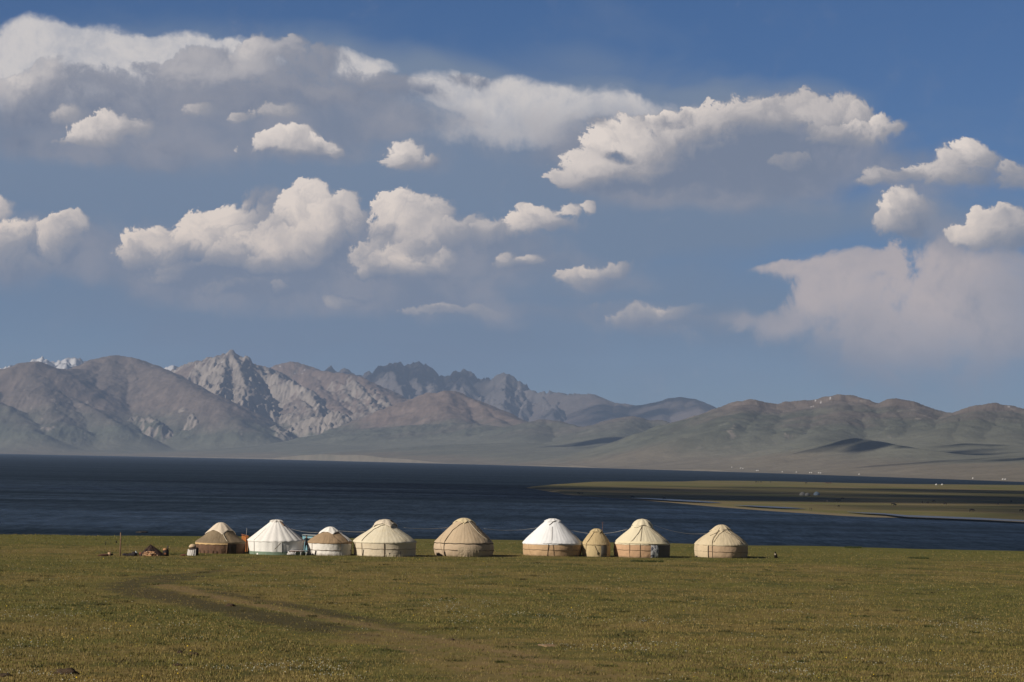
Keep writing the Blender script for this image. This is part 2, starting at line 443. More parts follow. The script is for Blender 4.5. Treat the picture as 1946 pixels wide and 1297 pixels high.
LAYER_IN = [('Pc', VEC), ('Pd', VEC), ('Pw', VEC), ('tiny', VEC), ('fr_c', FLT), ('fr_g', FLT), ('fh', FLT), ('fr_s', FLT), ('fh_s', FLT), ('soft', FLT), ('nv', FLT), ('fine', FLT),
            ('clear', 'NodeSocketColor'), ('c_lit', 'NodeSocketColor'), ('c_wht', 'NodeSocketColor'), ('c_veil', 'NodeSocketColor')]
LAYER_VAL = [Pc, Pd, Pw, tiny, fr_c, fr_g, fh, fr_s, fh_s, soft, nv, fine, clear, c_lit, c_wht, c_veil]
_patch_no = [0]


def sky_patch(cum, grey, white, veil, cirrus, shade, mist):
    """Sky colour for one patch of the sky, with only the clouds that reach into it."""
    _patch_no[0] += 1
    k_ = 1.0 + 0.013 * _patch_no[0]          # each patch has its own (imperceptibly shifted) coordinates, so patches share no nodes

    def build(n, i):
        pc, pd, pw = (n.vm('MULTIPLY_ADD', i['tiny'], (k_ + e, k_ + e, k_), i[p_]) for e, p_ in ((0.001, 'Pc'), (0.002, 'Pd'), (0.003, 'Pw')))
        c = i['clear']
        if veil:
            S_v, _ = blobs(n, pw, veil)
            c = n.mix(n.mul(n.ss(n.add(S_v, n.mul(i['nv'], 0.7)), 0.0, 0.75), 0.90), c, i['c_veil'])
        if cirrus:
            A, L = puffs(n, pw, G_CIR, cirrus, i['fr_s'], i['fh_s'], 0.85)
            c = n.mix(n.mul(n.ss(A, 0.0, 1.0), 0.92), c, n.mix(n.lin(L, 0.1, 0.75), c10(126, 135, 152), c10(214, 196, 187)))
        if white:
            S_w, _ = blobs(n, pd, white)
            c = n.mix(n.mul(n.ss(n.add(n.add(S_w, n.mul(i['fine'], 0.45)), n.mul(i['soft'], 0.3)), 0.08, 0.7), 0.95), c, i['c_wht'])
        if mist:
            S_m, _ = blobs(n, pd, mist)
            c = n.mix(n.mul(n.ss(n.add(n.add(S_m, n.mul(i['fine'], 0.35)), n.mul(i['soft'], 0.55)), 0.0, 0.95), 0.85), c, n.mix(n.ss(i['soft'], -0.22, 0.22), c10(122, 131, 150), c10(146, 147, 158)))
        if grey:
            A, L = puffs(n, pd, G_GREY, grey, i['fr_g'], i['fh'], 0.85, 0.72)
            L = n.add(L, n.mul(i['soft'], 0.34))
            k = n.mix(n.lin(L, 0.0, 0.45), c10(110, 121, 143), c10(148, 149, 159))
            c = n.mix(n.mul(n.ss(A, 0.0, 0.95), 0.94), c, n.mix(n.lin(L, 0.45, 1.0), k, c10(230, 220, 212)))
        if cum:
            A, L = puffs(n, pc, G_CUM, cum, i['fr_c'], i['fh'], 0.52)
            if shade:
                S_d, _ = blobs(n, pw, shade)
                L = n.sub(L, n.mul(S_d, 0.30))
            L = n.add(L, n.mul(i['soft'], 0.40))
            k = n.mix(n.lin(L, 0.0, 0.42), c10(120, 130, 150), c10(160, 158, 163))
            c = n.mix(n.ss(A, 0.0, 0.92), c, n.mix(n.lin(L, 0.42, 1.0), k, i['c_lit']))
        return [c]
    g = group('sky_patch', LAYER_IN, ['Color'], build, 'NodeSocketColor')
    gn = W.node('ShaderNodeGroup', node_tree=g)
    for j, v_ in enumerate(LAYER_VAL): W.put(gn.inputs[j], v_)
    b_ = wt.nodes.new('ShaderNodeBackground'); b_.inputs['Strength'].default_value = 0.1
    W.put(b_.inputs['Color'], gn.outputs[0])
    return b_.outputs[0]


def reach(lst, x0, x1, y0, y1, k):
    return [e for e in lst if e[0] + k * e[2] + 60 > x0 and e[0] - k * e[2] - 60 < x1 and e[1] + k * e[3] + 60 > y0 and e[1] - k * e[3] - 60 < y1]


def switch(test, a, b):
    """A where test is 1, else B: whole shaders, so that only one side is ever evaluated."""
    n = wt.nodes.new('ShaderNodeMixShader'); W.put(n.inputs[0], test); W.put(n.inputs[1], b); W.put(n.inputs[2], a)
    return n.outputs[0]


ROW_Y = 336.0
XS = [-300, 245, 470, 700, 960, 1230, 1480, 1720, 2300]
tiles = []
for (y0, y1) in ((-200.0, ROW_Y), (ROW_Y, 760.0)):
    row = None
    for x0, x1 in list(zip(XS[:-1], XS[1:]))[::-1]:
        sh = sky_patch(reach(CUMULUS, x0, x1, y0, y1, 1.75), reach(DECK_GREY, x0, x1, y0, y1, 1.75), reach(DECK_WHITE, x0, x1, y0, y1, BLOB), reach(VEIL, x0, x1, y0, y1, BLOB), reach(CIRRUS, x0, x1, y0, y1, 2.9), reach(SHADE, x0, x1, y0, y1, BLOB), reach(MIST, x0, x1, y0, y1, BLOB))
        row = sh if row is None else switch(W.m('LESS_THAN', U, uv(x1, (y0 + y1) / 2)[0]), sh, row)
    tiles.append(row)
v_mid = uv(973, ROW_Y)[1]
inside = switch(W.m('GREATER_THAN', V, v_mid), tiles[0], tiles[1])
in_u = W.m('LESS_THAN', W.m('ABSOLUTE', W.sub(U, 0.0)), 1.27)
in_v = W.mul(W.m('GREATER_THAN', V, 0.05), W.m('LESS_THAN', V, 1.05))
# the rest of the sky: thin veil and scattered fair-weather cumulus
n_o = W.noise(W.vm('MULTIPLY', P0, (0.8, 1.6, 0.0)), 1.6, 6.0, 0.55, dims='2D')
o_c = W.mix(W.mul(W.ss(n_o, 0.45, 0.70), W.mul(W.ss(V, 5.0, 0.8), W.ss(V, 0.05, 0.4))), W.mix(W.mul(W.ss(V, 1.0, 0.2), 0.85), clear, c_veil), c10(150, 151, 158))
dim = W.mul(W.ss(W.m('ABSOLUTE', U), 1.27, 2.6, 1.0, 0.62), W.ss(V, 1.05, 2.4, 1.0, 0.62))  # unseen sky dimmed to the sides and overhead, to deepen shaded sides
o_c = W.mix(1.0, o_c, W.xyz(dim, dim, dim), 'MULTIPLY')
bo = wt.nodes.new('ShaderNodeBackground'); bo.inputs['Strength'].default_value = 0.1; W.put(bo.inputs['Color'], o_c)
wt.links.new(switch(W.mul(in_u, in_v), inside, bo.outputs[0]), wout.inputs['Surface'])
# ------------------------------------------------------------------ far shore, hills and mountains
SHORE_PX = np.array([-500, 0, 150, 300, 500, 700, 900, 1000, 1135, 1350, 1480, 1700, 1946, 2400])
SHORE_PY = np.array([853.5, 863, 865.8, 868.8, 873, 878, 883, 885.8, 889.8, 896, 900.2, 907.6, 916.3, 933])
_sh = [on_z(a, b, 0.0) for a, b in zip(SHORE_PX, SHORE_PY)]
SHORE_U = np.array([p.x / p.y for p in _sh]); SHORE_D = np.array([p.y for p in _sh])


def shore_d(u):
    return 1.0 / np.interp(u, SHORE_U, 1.0 / SHORE_D)


def terrain_ridges(X, Y, ridges, seed, warp_amt=45.0):
    """Height of the hills: every ridge line falls away on both sides; the highest one wins."""
    wx = X + warp_amt * fbm(X / 420.0, Y / 420.0, 4, seed); wy = Y + warp_amt * fbm(X / 420.0 + 9.1, Y / 420.0 - 4.7, 4, seed + 5)
    Z = np.full(X.shape, -1e9); ROCK = np.zeros(X.shape); DIST = np.full(X.shape, 1e9); BROWN = np.zeros(X.shape)
    for pts, k, r, rock, brown in ridges:
        w = [at_d(p[0], p[1], p[2] * 1000.0) for p in pts]
        zz = np.full(X.shape, -1e9); dd = np.full(X.shape, 1e9)
        for a, b in zip(w[:-1], w[1:]):
            ex, ey = b.x - a.x, b.y - a.y
            L2 = ex * ex + ey * ey + 1e-6
            t = np.clip(((wx - a.x) * ex + (wy - a.y) * ey) / L2, 0, 1)
            d = np.hypot(wx - (a.x + t * ex), wy - (a.y + t * ey))
            z = a.z + t * (b.z - a.z) - k * (np.sqrt(d * d + r * r) - r)
            up = z > zz
            zz = np.where(up, z, zz); dd = np.where(up, d, dd)
        up = zz > Z
        Z = np.where(up, zz, Z); DIST = np.where(up, dd, DIST)
        ROCK = np.where(up, rock, ROCK); BROWN = np.where(up, brown, BROWN)
    return Z, ROCK, DIST, BROWN


def spurs(crest, k, r, rock, brown, seed, every=1.0, length=(1.6, 3.0), drop=(60, 110), side=(-30, 40)):
    """Side ridges running from a crest down towards the lake."""
    rnd = random.Random(seed); out = []
    for (px, py, D) in crest[1:-1]:
        if rnd.random() > every: continue
        n = 4; L = rnd.uniform(*length); dr = rnd.uniform(*drop); sx = rnd.uniform(*side)
        line = [(px, py + 1.0, D)]
        for i in range(1, n + 1):
            f = i / n
            line.append((px + sx * f + rnd.uniform(-6, 6), py + dr * f ** 0.85 + rnd.uniform(-3, 3), D - L * f))
        out.append((line, k, r, rock, brown))
    return out


A1 = [(-400, 735, 21), (-150, 715, 21), (-40, 704, 21.3), (0, 702.7, 21.5), (28, 699, 21.5), (60, 687, 21.5), (84, 694, 21.8), (110, 703, 22), (152, 701, 22.5), (180, 688.5, 22.8), (205, 678, 23), (223, 675.5, 23), (247, 679.5, 23),
      (277, 692.4, 22.8), (308, 708, 22.4), (335, 721, 22), (355, 732, 21.6), (385, 746, 21.2), (411, 763, 20.8), (437, 790, 20.4), (462, 812, 20)]
B1 = [(300, 730, 25.5), (321, 710, 25), (357, 692, 24.8), (385, 686, 24.6), (411, 679.5, 24.3), (431, 672, 24), (442, 666, 24), (452, 675, 24), (470, 692, 24.2), (501, 695, 24.4), (519, 702, 24.6)]
BK = [(510, 705, 25), (534, 693, 25), (552, 688, 25), (566, 692, 25), (588, 702, 24.8), (624, 707, 24.5), (660, 711, 24.2), (681, 718, 24), (706, 736, 23.6), (730, 750, 23.2), (750, 757, 23), (790, 775, 22.4)]
HB = [(735, 785, 21.2), (765, 770, 20.9), (793, 760, 20.5), (821, 747, 20.4), (850, 742, 20.4), (875, 751, 20.3), (911, 769, 20), (962, 792, 19.4), (990, 803, 19)]
RH = [(1279, 806, 14.4), (1324, 792, 14), (1350, 788, 13.8), (1375, 780, 13.6), (1396, 771, 13.3), (1426, 759, 13), (1451, 765, 13), (1478, 768.5, 13), (1503, 763.7, 13), (1546, 759, 13), (1570, 753, 13), (1592, 749, 13), (1613, 751.4, 13),
      (1641, 759, 12.9), (1668, 767, 12.8), (1687, 763, 12.8), (1702, 757, 12.8), (1717, 760.6, 12.7), (1748, 773, 12.6), (1779, 780.5, 12.5), (1818, 786, 12.4), (1840, 779, 12.3), (1864, 770, 12.2), (1889, 766, 12.2), (1910, 768, 12.2),
      (1946, 782, 12), (2050, 800, 12), (2200, 775, 12), (2400, 800, 12)]
near_ridges = [
    (A1, .50, 110, 0, .5),
    ([(223, 676, 23), (205, 715, 22.3), (165, 765, 21.2), (140, 812, 20.2)], .40, 90, 0, .4),
    ([(60, 688, 21.5), (72, 735, 20.9), (95, 765, 20.4), (110, 800, 19.9)], .42, 60, .15, .3),
    ([(0, 703, 21.5), (-60, 750, 20.6), (0, 768, 20.2), (40, 795, 19.9), (69, 821, 19.5)], .42, 50, 0, .2),
    ([(247, 680, 23), (262, 728, 22.2), (285, 765, 21.4), (330, 803, 20.6), (370, 825, 20.1)], .44, 60, .1, .4),
    ([(128, 753, 21.0), (155, 767, 20.7), (185, 782, 20.4), (225, 812, 19.9)], .42, 40, .1, .2),
    ([(308, 708, 22.4), (325, 750, 21.6), (350, 790, 20.9), (385, 815, 20.3)], .45, 50, .2, .3),
    ([(350, 775, 20.8), (365, 783, 20.6), (372, 797, 20.4)], .6, 6, .75, .2), ([(262, 790, 20.6), (285, 794, 20.5), (300, 803, 20.3)], .55, 6, .62, .2),
    ([(92, 752, 20.7), (103, 760, 20.5), (110, 772, 20.3)], .55, 6, .62, .2),
    (B1, .70, 22, .8, .6),
    ([(442, 667, 24), (450, 695, 23.6), (466, 722, 23.1), (468, 748, 22.5), (445, 772, 21.9), (425, 795, 21.2)], .80, 12, 1, .5),
    ([(431, 672, 24), (425, 710, 23.3), (420, 740, 22.6), (405, 765, 21.9)], .75, 12, 1, .5),
    ([(470, 692, 24.2), (500, 712, 23.9), (525, 712, 23.7), (560, 726, 23.4), (585, 740, 23.1), (603, 765, 22.6), (607, 788, 21.9), (585, 803, 21.3)], .72, 14, .9, .6),
    ([(385, 686, 24.6), (370, 718, 23.9), (352, 745, 23.2), (345, 765, 22.6)], .55, 60, .1, .8),
    ([(519, 702, 24.6), (545, 730, 23.8), (575, 760, 22.9), (598, 792, 21.8)], .60, 25, .6, .6),
    ([(590, 792, 21.4), (615, 787, 21.3), (640, 781, 21.3), (652, 786, 21.2), (650, 803, 20.9), (632, 816, 20.7)], .65, 12, 1, .6),
    ([(520, 808, 20.6), (530, 818, 20.4), (528, 828, 20.2)], .55, 8, .9, .2),
    (BK, .48, 70, .2, 1),
    ([(624, 707, 24.5), (645, 728, 23.9), (665, 752, 23.2), (690, 775, 22.4), (715, 795, 21.6)], .58, 30, .7, .9),
    ([(660, 711, 24.2), (690, 740, 23.4), (705, 765, 22.6), (735, 790, 21.7)], .60, 20, .9, .8),
    ([(588, 702, 24.8), (605, 735, 23.9), (628, 760, 23.1), (650, 778, 22.3)], .52, 40, .3, .9),
    ([(706, 736, 23.6), (735, 768, 22.6), (748, 790, 21.8)], .5, 30, .7, .8),
    (HB, .42, 60, .05, 1),
    ([(850, 742, 20.4), (848, 770, 19.7), (868, 800, 18.9)], .40, 50, 0, 1), ([(793, 760, 20.5), (790, 790, 19.8), (805, 812, 19.2)], .42, 40, .2, .7),
    ([(911, 769, 20), (925, 790, 19.4), (955, 805, 18.8)], .36, 30, 0, .9),
    # green foothills in front
    ([(640, 828, 20), (700, 815, 19.8), (760, 812, 19.4), (830, 806, 19), (900, 806, 18.6), (950, 812, 18.2), (1000, 822, 17.8)], .22, 120, 0, .1),
    ([(985, 812, 18.3), (1008, 806, 18.1), (1036, 797, 17.9), (1075, 807, 17.4), (1118, 821, 17)], .40, 25, 0, .15),
    ([(1036, 797, 17.9), (1020, 818, 17.2), (1010, 835, 16.4)], .26, 60, 0, .1),
    ([(1100, 818, 18), (1149, 808, 17.6), (1178, 797, 17.3), (1197, 792, 17.1), (1219, 799, 17), (1248, 797, 17), (1279, 806, 16.8), (1330, 822, 16.3)], .36, 40, .05, .6),
    ([(1197, 792, 17.1), (1188, 815, 16.3), (1165, 832, 15.6)], .28, 60, 0, .2),
    ([(1090, 836, 15.8), (1137, 827, 15.6), (1180, 831, 15.3), (1273, 841, 14.8)], .22, 40, 0, .05),
    ([(560, 846, 19.6), (640, 838, 19.4), (720, 836, 19), (800, 838, 18.5)], .12, 150, 0, 0),
    ([(820, 852, 16.5), (900, 845, 16.3), (1000, 843, 15.8), (1070, 850, 15.2)], .10, 120, 0, 0),
    # right hills
    (RH, .42, 40, .12, .45),
    ([(1426, 768.0, 13), (1412, 788, 12.3), (1385, 818, 11.5)], .34, 80, 0, .3), ([(1451, 774.0, 13), (1462, 795, 12.2), (1455, 825, 11.3)], .34, 80, .05, .3),
    ([(1546, 768.0, 13), (1535, 790, 12.2), (1500, 822, 11.3)], .34, 80, .05, .3), ([(1592, 758.0, 13), (1600, 785, 12.1), (1580, 818, 11.3), (1560, 835, 10.7)], .34, 80, .05, .3),
    ([(1613, 760.0, 13), (1650, 785, 12.2), (1668, 815, 11.5)], .34, 80, .1, .3), ([(1702, 766.0, 12.8), (1690, 790, 12.1), (1712, 820, 11.3)], .34, 80, .15, .35),
    ([(1717, 769.0, 12.7), (1752, 800, 11.8), (1765, 825, 11.1)], .34, 80, .05, .3), ([(1889, 775.0, 12.2), (1862, 797, 11.5), (1842, 830, 10.8)], .34, 80, .1, .35),
    ([(1910, 777.0, 12.2), (1925, 800, 11.4), (1915, 835, 10.6)], .34, 80, .1, .35), ([(1864, 779.0, 12.2), (1815, 808, 11.4), (1790, 832, 10.8)], .34, 80, 0, .3),
    ([(1490, 864, 10.2), (1512, 856, 10), (1570, 843, 9.8), (1626, 832.5, 9.6), (1680, 842, 9.4), (1740, 856, 9.2), (1794, 866, 9.1)], .30, 18, .05, .1),
    ([(1720, 868, 9.8), (1780, 852, 9.9), (1850, 846, 9.9), (1946, 852, 9.8), (2100, 860, 9.6)], .22, 40, 0, .1),
]

NU, ND = 1250, 470
uu = np.linspace(-0.235, 0.235, NU)
tt = np.linspace(0, 1, ND)
Ds = shore_d(uu)
D0 = Ds * 0.985
Dm = D0[None, :] * (26800.0 / D0[None, :]) ** tt[:, None]
X = uu[None, :] * Dm; Y = Dm
away = np.clip(Y - Ds[None, :], -500, None)
base = np.where(away < 0, away * 0.02, 0.0) + 0.012 * np.clip(away, 0, 1200) + 0.022 * np.clip(away - 500, 0, 4000)
base = base + smooth01(away / 1800.0) * (16 * fbm(X / 1500, Y / 1500, 4, 3) + 9 * fbm(X / 420, Y / 420, 4, 8))
Zr, ROCK, DIST, BROWN = terrain_ridges(X, Y, near_ridges, 11)
hi = smooth01((Zr - base) / 120.0)
rg = ridged(X / 330.0, Y / 330.0, 5, 21) - 0.55
rg2 = ridged(X / 95.0 + 3, Y / 330.0, 4, 41) - 0.5
off = smooth01(DIST / 160.0)
amp = hi * (8 + 8 * (uu[None, :] < -0.01) + 60 * ROCK) * (0.25 + 0.75 * off)
Zr = Zr + amp * rg + hi * ROCK * (58 * rg2 * (0.55 + 0.45 * off) + 26 * (ridged(X / 42.0, Y / 170.0, 4, 43) - 0.5)) + hi * (1 - ROCK) * (9 * fbm(X / 90, Y / 120, 4, 77) + (4 + 8 * (uu[None, :] < -0.01)) * (ridged(X / 150, Y / 700, 4, 79) - 0.5))
# soft foot where slopes meet the plain
kk = 22.0
Z = base + kk * np.logaddexp(0.0, (Zr - base) / kk)
Z = np.where(away < 0, base - 0.3, Z)
gz = np.abs(np.gradient(Z, axis=0) / np.maximum(np.gradient(Dm, axis=0), 1.0))
gx = np.abs(np.gradient(Z, axis=1) / np.maximum(np.gradient(X, axis=1), 1.0))
slope = np.hypot(gz, gx)
n1_ = fbm(X / 600, Y / 600, 5, 51); n2_ = fbm(X / 140, Y / 200, 5, 61)
tan_ = np.array([0.172, 0.152, 0.118]); green = np.array([0.094, 0.100, 0.078]); green2 = np.array([0.140, 0.141, 0.113])
brown = np.array([0.178, 0.136, 0.115]); rock = np.array([0.262, 0.232, 0.205]); grey = np.array([0.135, 0.116, 0.106]); snow = np.array([0.62, 0.62, 0.64])


def lerp(a, b, f):
    return a * (1 - f[..., None]) + b * f[..., None]


col = lerp(np.broadcast_to(tan_, X.shape + (3,)), green2, smooth01((away - 250 - 900 * (uu[None, :] > 0.02) * smooth01(uu[None, :] / 0.08) + 500 * n1_) / 1100))
col = lerp(col, green, smooth01((Zr - base) / 130 + 0.5 * n1_))
col = lerp(col, grey, smooth01((Z - 150 - 30 * (uu[None, :] > 0.06) + 150 * n1_) / np.where(uu[None, :] > 0.06, 130, 240)) * 0.85)
col = lerp(col, brown, np.clip(smooth01((Z - 150 + 150 * n1_ + 80 * n2_) / 240) * BROWN * 1.05, 0, 1))
n3_ = ridged(X / 62.0, Y / 240.0, 5, 97) - 0.5
rk = np.clip(smooth01((ROCK - 0.52 + 0.75 * n2_ + 0.9 * n3_ + 0.3 * (slope - 0.55)) / 0.40) * hi, 0, 1)
col = lerp(col, rock, rk)
col = lerp(col, rock * 1.1, smooth01((n2_ + 0.5 * n3_ - 0.40) / 0.12) * smooth01((slope - 0.42) / 0.2) * hi * 0.6)
right = uu[None, :] > 0.06
col = lerp(col, snow, (smooth01((fbm(X / 45, Y / 45, 3, 91) - 0.47) / 0.05) * smooth01((Z - np.where(right, 262, 700)) / 40) * (n1_ > 0.02)) * 0.9)
col = col * (1.0 + 0.42 * fbm(X / 110, Y / 480, 5, 83) * hi + 0.25 * fbm(X / 45, Y / 160, 4, 85) * hi)[..., None]
mm, n, p, out = new_mat('mountain_ground')
at = n.node('ShaderNodeAttribute', attribute_name='col').outputs['Vector']
gp = n.node('ShaderNodeNewGeometry').outputs['Position']
v = n.add(n.mul(n.noise(gp, 1 / 160.0, 6, 0.62), 0.75), 0.62)
n.put(p.inputs['Base Color'], n.vm('MULTIPLY', at, n.xyz(v, v, v)))
p.inputs['Roughness'].default_value = 0.95; p.inputs['Specular IOR Level'].default_value = 0.05
bm_ = n.node('ShaderNodeBump'); bm_.inputs['Strength'].default_value = 0.5; bm_.inputs['Distance'].default_value = 18.0
n.put(bm_.inputs['Height'], n.noise(gp, 1 / 60.0, 5, 0.6)); n.put(p.inputs['Normal'], bm_.outputs[0])
co = np.stack([X, Y, Z], -1).reshape(-1, 3)
hills = np_mesh('hills', co, grid_faces(ND, NU), mm, attrs={'col': col.reshape(-1, 3)})
tag(hills, 'green and brown hills with pale rock outcrops beyond the lake', kind='structure')

# --- the far range with snow, behind the hills
C1 = [(560, 730, 32), (596, 715, 32), (616, 704, 31.5), (627, 698.5, 31.5), (642, 706, 31.5), (656, 699, 31.5), (670, 709, 31.5), (683, 715, 31.3), (699, 706, 31), (717, 704, 31), (728, 691, 30.8), (742, 690, 30.8), (757, 688, 30.8), (771, 697, 31), (782, 691, 31), (796, 688, 31),
      (811, 697, 31), (825, 709, 31), (832, 718, 31), (850, 715, 31), (865, 707, 31), (879, 703.5, 31), (893, 709, 31), (908, 720, 31), (926, 718, 30.6), (944, 713, 30.4), (962, 713.5, 30.4), (980, 720, 30.4), (993, 733, 30.2), (1007, 742, 30), (1027, 746, 29.6), (1064, 745, 29.4), (1081, 751.5, 29.4), (1123, 750, 29)]
C2 = [(1064, 746, 29.4), (1081, 751, 29), (1123, 749.5, 28.6), (1140, 756.5, 28.5), (1168, 766, 28.4), (1208, 770.7, 28.3), (1225, 770, 28.2), (1253, 763, 28), (1276, 756.5, 28), (1293, 754.5, 28), (1318, 758, 28), (1341, 768, 28), (1355, 775, 28), (1386, 775, 28), (1450, 780, 28), (1700, 800, 28), (2300, 810, 28)]
C3 = [(-120, 705, 31), (-40, 700, 31), (20, 697, 31), (45, 691, 31), (62, 684, 31), (77, 678.5, 31), (87, 682, 31), (100, 688.5, 31), (112, 686, 31), (123, 682.5, 31), (144, 680.5, 31), (160, 687, 31), (175, 691, 31), (200, 700, 31), (300, 708, 31.5), (318, 699, 31.5), (330, 695.5, 31.5), (345, 703, 31.5), (400, 715, 32), (560, 730, 32)]
far_ridges = [(C1, .85, 8, 1, 0), (C2, .45, 40, .1, .3), (C3, .8, 10, 1, 0)]
far_ridges += spurs(C1[1:], .85, 10, 1, 0, 5, 0.8, (1.2, 2.4), (34, 66), (-26, 22))
far_ridges += spurs(C2, .42, 40, .1, .5, 6, 0.6, (1.0, 2.0), (26, 46), (-26, 20))
far_ridges += spurs(C3, .8, 10, 1, 0, 8, 0.7, (1.0, 2.0), (30, 50), (-16, 16))
FU, FD = 1100, 170
fu = np.linspace(-0.225, 0.225, FU)
fD = np.linspace(26200, 33500, FD)
FX = fu[None, :] * fD[:, None]; FY = np.broadcast_to(fD[:, None], FX.shape).copy()
FZ, FR, FDI, FB = terrain_ridges(FX, FY, far_ridges, 31, 70.0)
fr = ridged(FX / 420.0, FY / 420.0, 6, 71) - 0.5
FZ = FZ + FR * ((0.3 + 0.7 * smooth01(FDI / 150)) * 110 * fr + 62 * (ridged(FX / 120, FY / 260, 4, 73) - 0.55))
FZ = np.maximum(FZ, 150 + 60 * fbm(FX / 2000, FY / 2000, 3, 5))
fn = fbm(FX / 240, FY / 300, 5, 81)
fcol = lerp(np.broadcast_to(np.array([0.115, 0.105, 0.105]), FX.shape + (3,)), np.array([0.15, 0.118, 0.105]), FB)
fcol = lerp(fcol, np.array([0.165, 0.15, 0.145]), smooth01(fn * 2) * FR)
leftp = fu[None, :] < -0.12
sn = smooth01((fn + 0.5 * (FZ - 880) / 300 - np.where(leftp, -0.05, 0.42)) / 0.1) * FR
fcol = lerp(fcol, snow, np.clip(sn * np.where((fu[None, :] > -0.02) | leftp, 1.0, 0.15), 0, 1) * 0.9)
far_o = np_mesh('far_mountains', np.stack([FX, FY, FZ], -1).reshape(-1, 3), grid_faces(FD, FU), mm, attrs={'col': fcol.reshape(-1, 3)})
tag(far_o, 'jagged far mountain range with patches of snow behind the hills', kind='structure')

# ------------------------------------------------------------------ lake
lm, n, p, out = new_mat('lake_water')
lm.node_tree.nodes.remove(p)
gp = n.node('ShaderNodeNewGeometry').outputs['Position']
df = n.node('ShaderNodeBsdfDiffuse'); df.inputs['Color'].default_value = (0.005, 0.011, 0.019, 1)
p = n.node('ShaderNodeBsdfAnisotropic'); p.inputs['Color'].default_value = (0.72, 0.88, 1.0, 1)
mx_ = n.node('ShaderNodeMixShader')
n.put(mx_.inputs[1], df.outputs[0]); n.put(mx_.inputs[2], p.outputs[0]); n.put(out.inputs['Surface'], mx_.outputs[0])
# wind streaks: ruffled and calm bands drawn out across the lake
st = n.noise(n.vm('MULTIPLY', gp, (1 / 1100.0, 1 / 240.0, 0)), 1.0, 5, 0.6, dims='2D', dist=0.3)
st2 = n.noise(n.vm('MULTIPLY', gp, (1 / 240.0, 1 / 60.0, 0)), 1.0, 4, 0.6, dims='2D')
calm = n.mul(n.ss(n.add(n.mul(st, 0.72), n.mul(st2, 0.28)), 0.30, 0.72), n.ss(n.sep(gp)[1], 2900.0, 1300.0, 0.18, 1.0))
n.put(p.inputs['Roughness'], n.lin(calm, 0, 1, 0.36, 0.24))
rip = n.add(n.mul(n.noise(n.vm('MULTIPLY', gp, (1 / 1.6, 1 / 14.0, 0)), 1.0, 4, 0.65, dims='2D'), 0.9), n.mul(n.noise(n.vm('MULTIPLY', gp, (1 / 9.0, 1 / 45.0, 0)), 1.0, 3, 0.6, dims='2D'), 0.9))
n.put(mx_.inputs[0], n.mul(n.lin(calm, 0, 1, 0.04, 0.27), n.lin(rip, 0.55, 1.25, 0.35, 1.65)))     # steep wind waves show more of the dark water, calmer streaks more of the sky
wv = n.add(n.mul(n.noise(n.vm('MULTIPLY', gp, (1 / 3.2, 1 / 1.3, 0)), 1.0, 4, 0.6, dims='2D'), 1.0), n.mul(n.noise(n.vm('MULTIPLY', gp, (1 / 22.0, 1 / 7.0, 0)), 1.0, 2, 0.5, dims='2D'), 1.6))
b = n.node('ShaderNodeBump'); b.inputs['Distance'].default_value = 0.55
n.put(b.inputs['Strength'], n.lin(calm, 0, 1, 1.0, 0.85)); n.put(b.inputs['Height'], wv); n.put(p.inputs['Normal'], b.outputs[0])
LAKE_X, LAKE_Y0, LAKE_Y1 = 9000.0, 360.0, 24500.0
lx = np.linspace(-LAKE_X, LAKE_X, 13); ly = np.linspace(LAKE_Y0, LAKE_Y1, 25)
lake = np_mesh('lake', np.stack([np.tile(lx, 25), np.repeat(ly, 13), np.zeros(13 * 25)], -1), grid_faces(25, 13), lm, smooth=False)
tag(lake, 'dark blue wind-ruffled lake', kind='structure')

# ------------------------------------------------------------------ haze
hm = bpy.data.materials.new('haze_air'); hm.use_nodes = True
ht = hm.node_tree; ht.nodes.clear()
ho = ht.nodes.new('ShaderNodeOutputMaterial'); pv = ht.nodes.new('ShaderNodeVolumePrincipled')
pv.inputs['Color'].default_value = (0.46, 0.63, 0.96, 1); pv.inputs['Density'].default_value = 2.5e-5; pv.inputs['Anisotropy'].default_value = 0.0
ht.links.new(pv.outputs[0], ho.inputs['Volume'])
hx, hy0, hy1, hz0, hz1 = 9500.0, -2600.0, 34500.0, -12.0, 1270.0
hv = [(-hx, hy0, hz0), (hx, hy0, hz0), (hx, hy1, hz0), (-hx, hy1, hz0), (-hx, hy0, hz1), (hx, hy0, hz1), (hx, hy1, hz1), (-hx, hy1, hz1)]
hf = [(0, 3, 2, 1), (4, 5, 6, 7), (0, 1, 5, 4), (1, 2, 6, 5), (2, 3, 7, 6), (3, 0, 4, 7)]
haze = pydata('haze', hv, hf, hm, smooth=False)
tag(haze, kind='stuff')

# ------------------------------------------------------------------ cumulus overhead that shades parts of the land (left of and above the view)
cm, n, p, out = new_mat('cloud_white')
p.inputs['Base Color'].default_value = (0.85, 0.85, 0.86, 1); p.inputs['Roughness'].default_value = 1.0; p.inputs['Specular IOR Level'].default_value = 0.0
p.inputs['Alpha'].default_value = 0.27                                # thin enough to let some sun through


cm2 = cm.copy(); cm2.name = 'cloud_thin'; cm2.node_tree.nodes['Principled BSDF'].inputs['Alpha'].default_value = 0.17


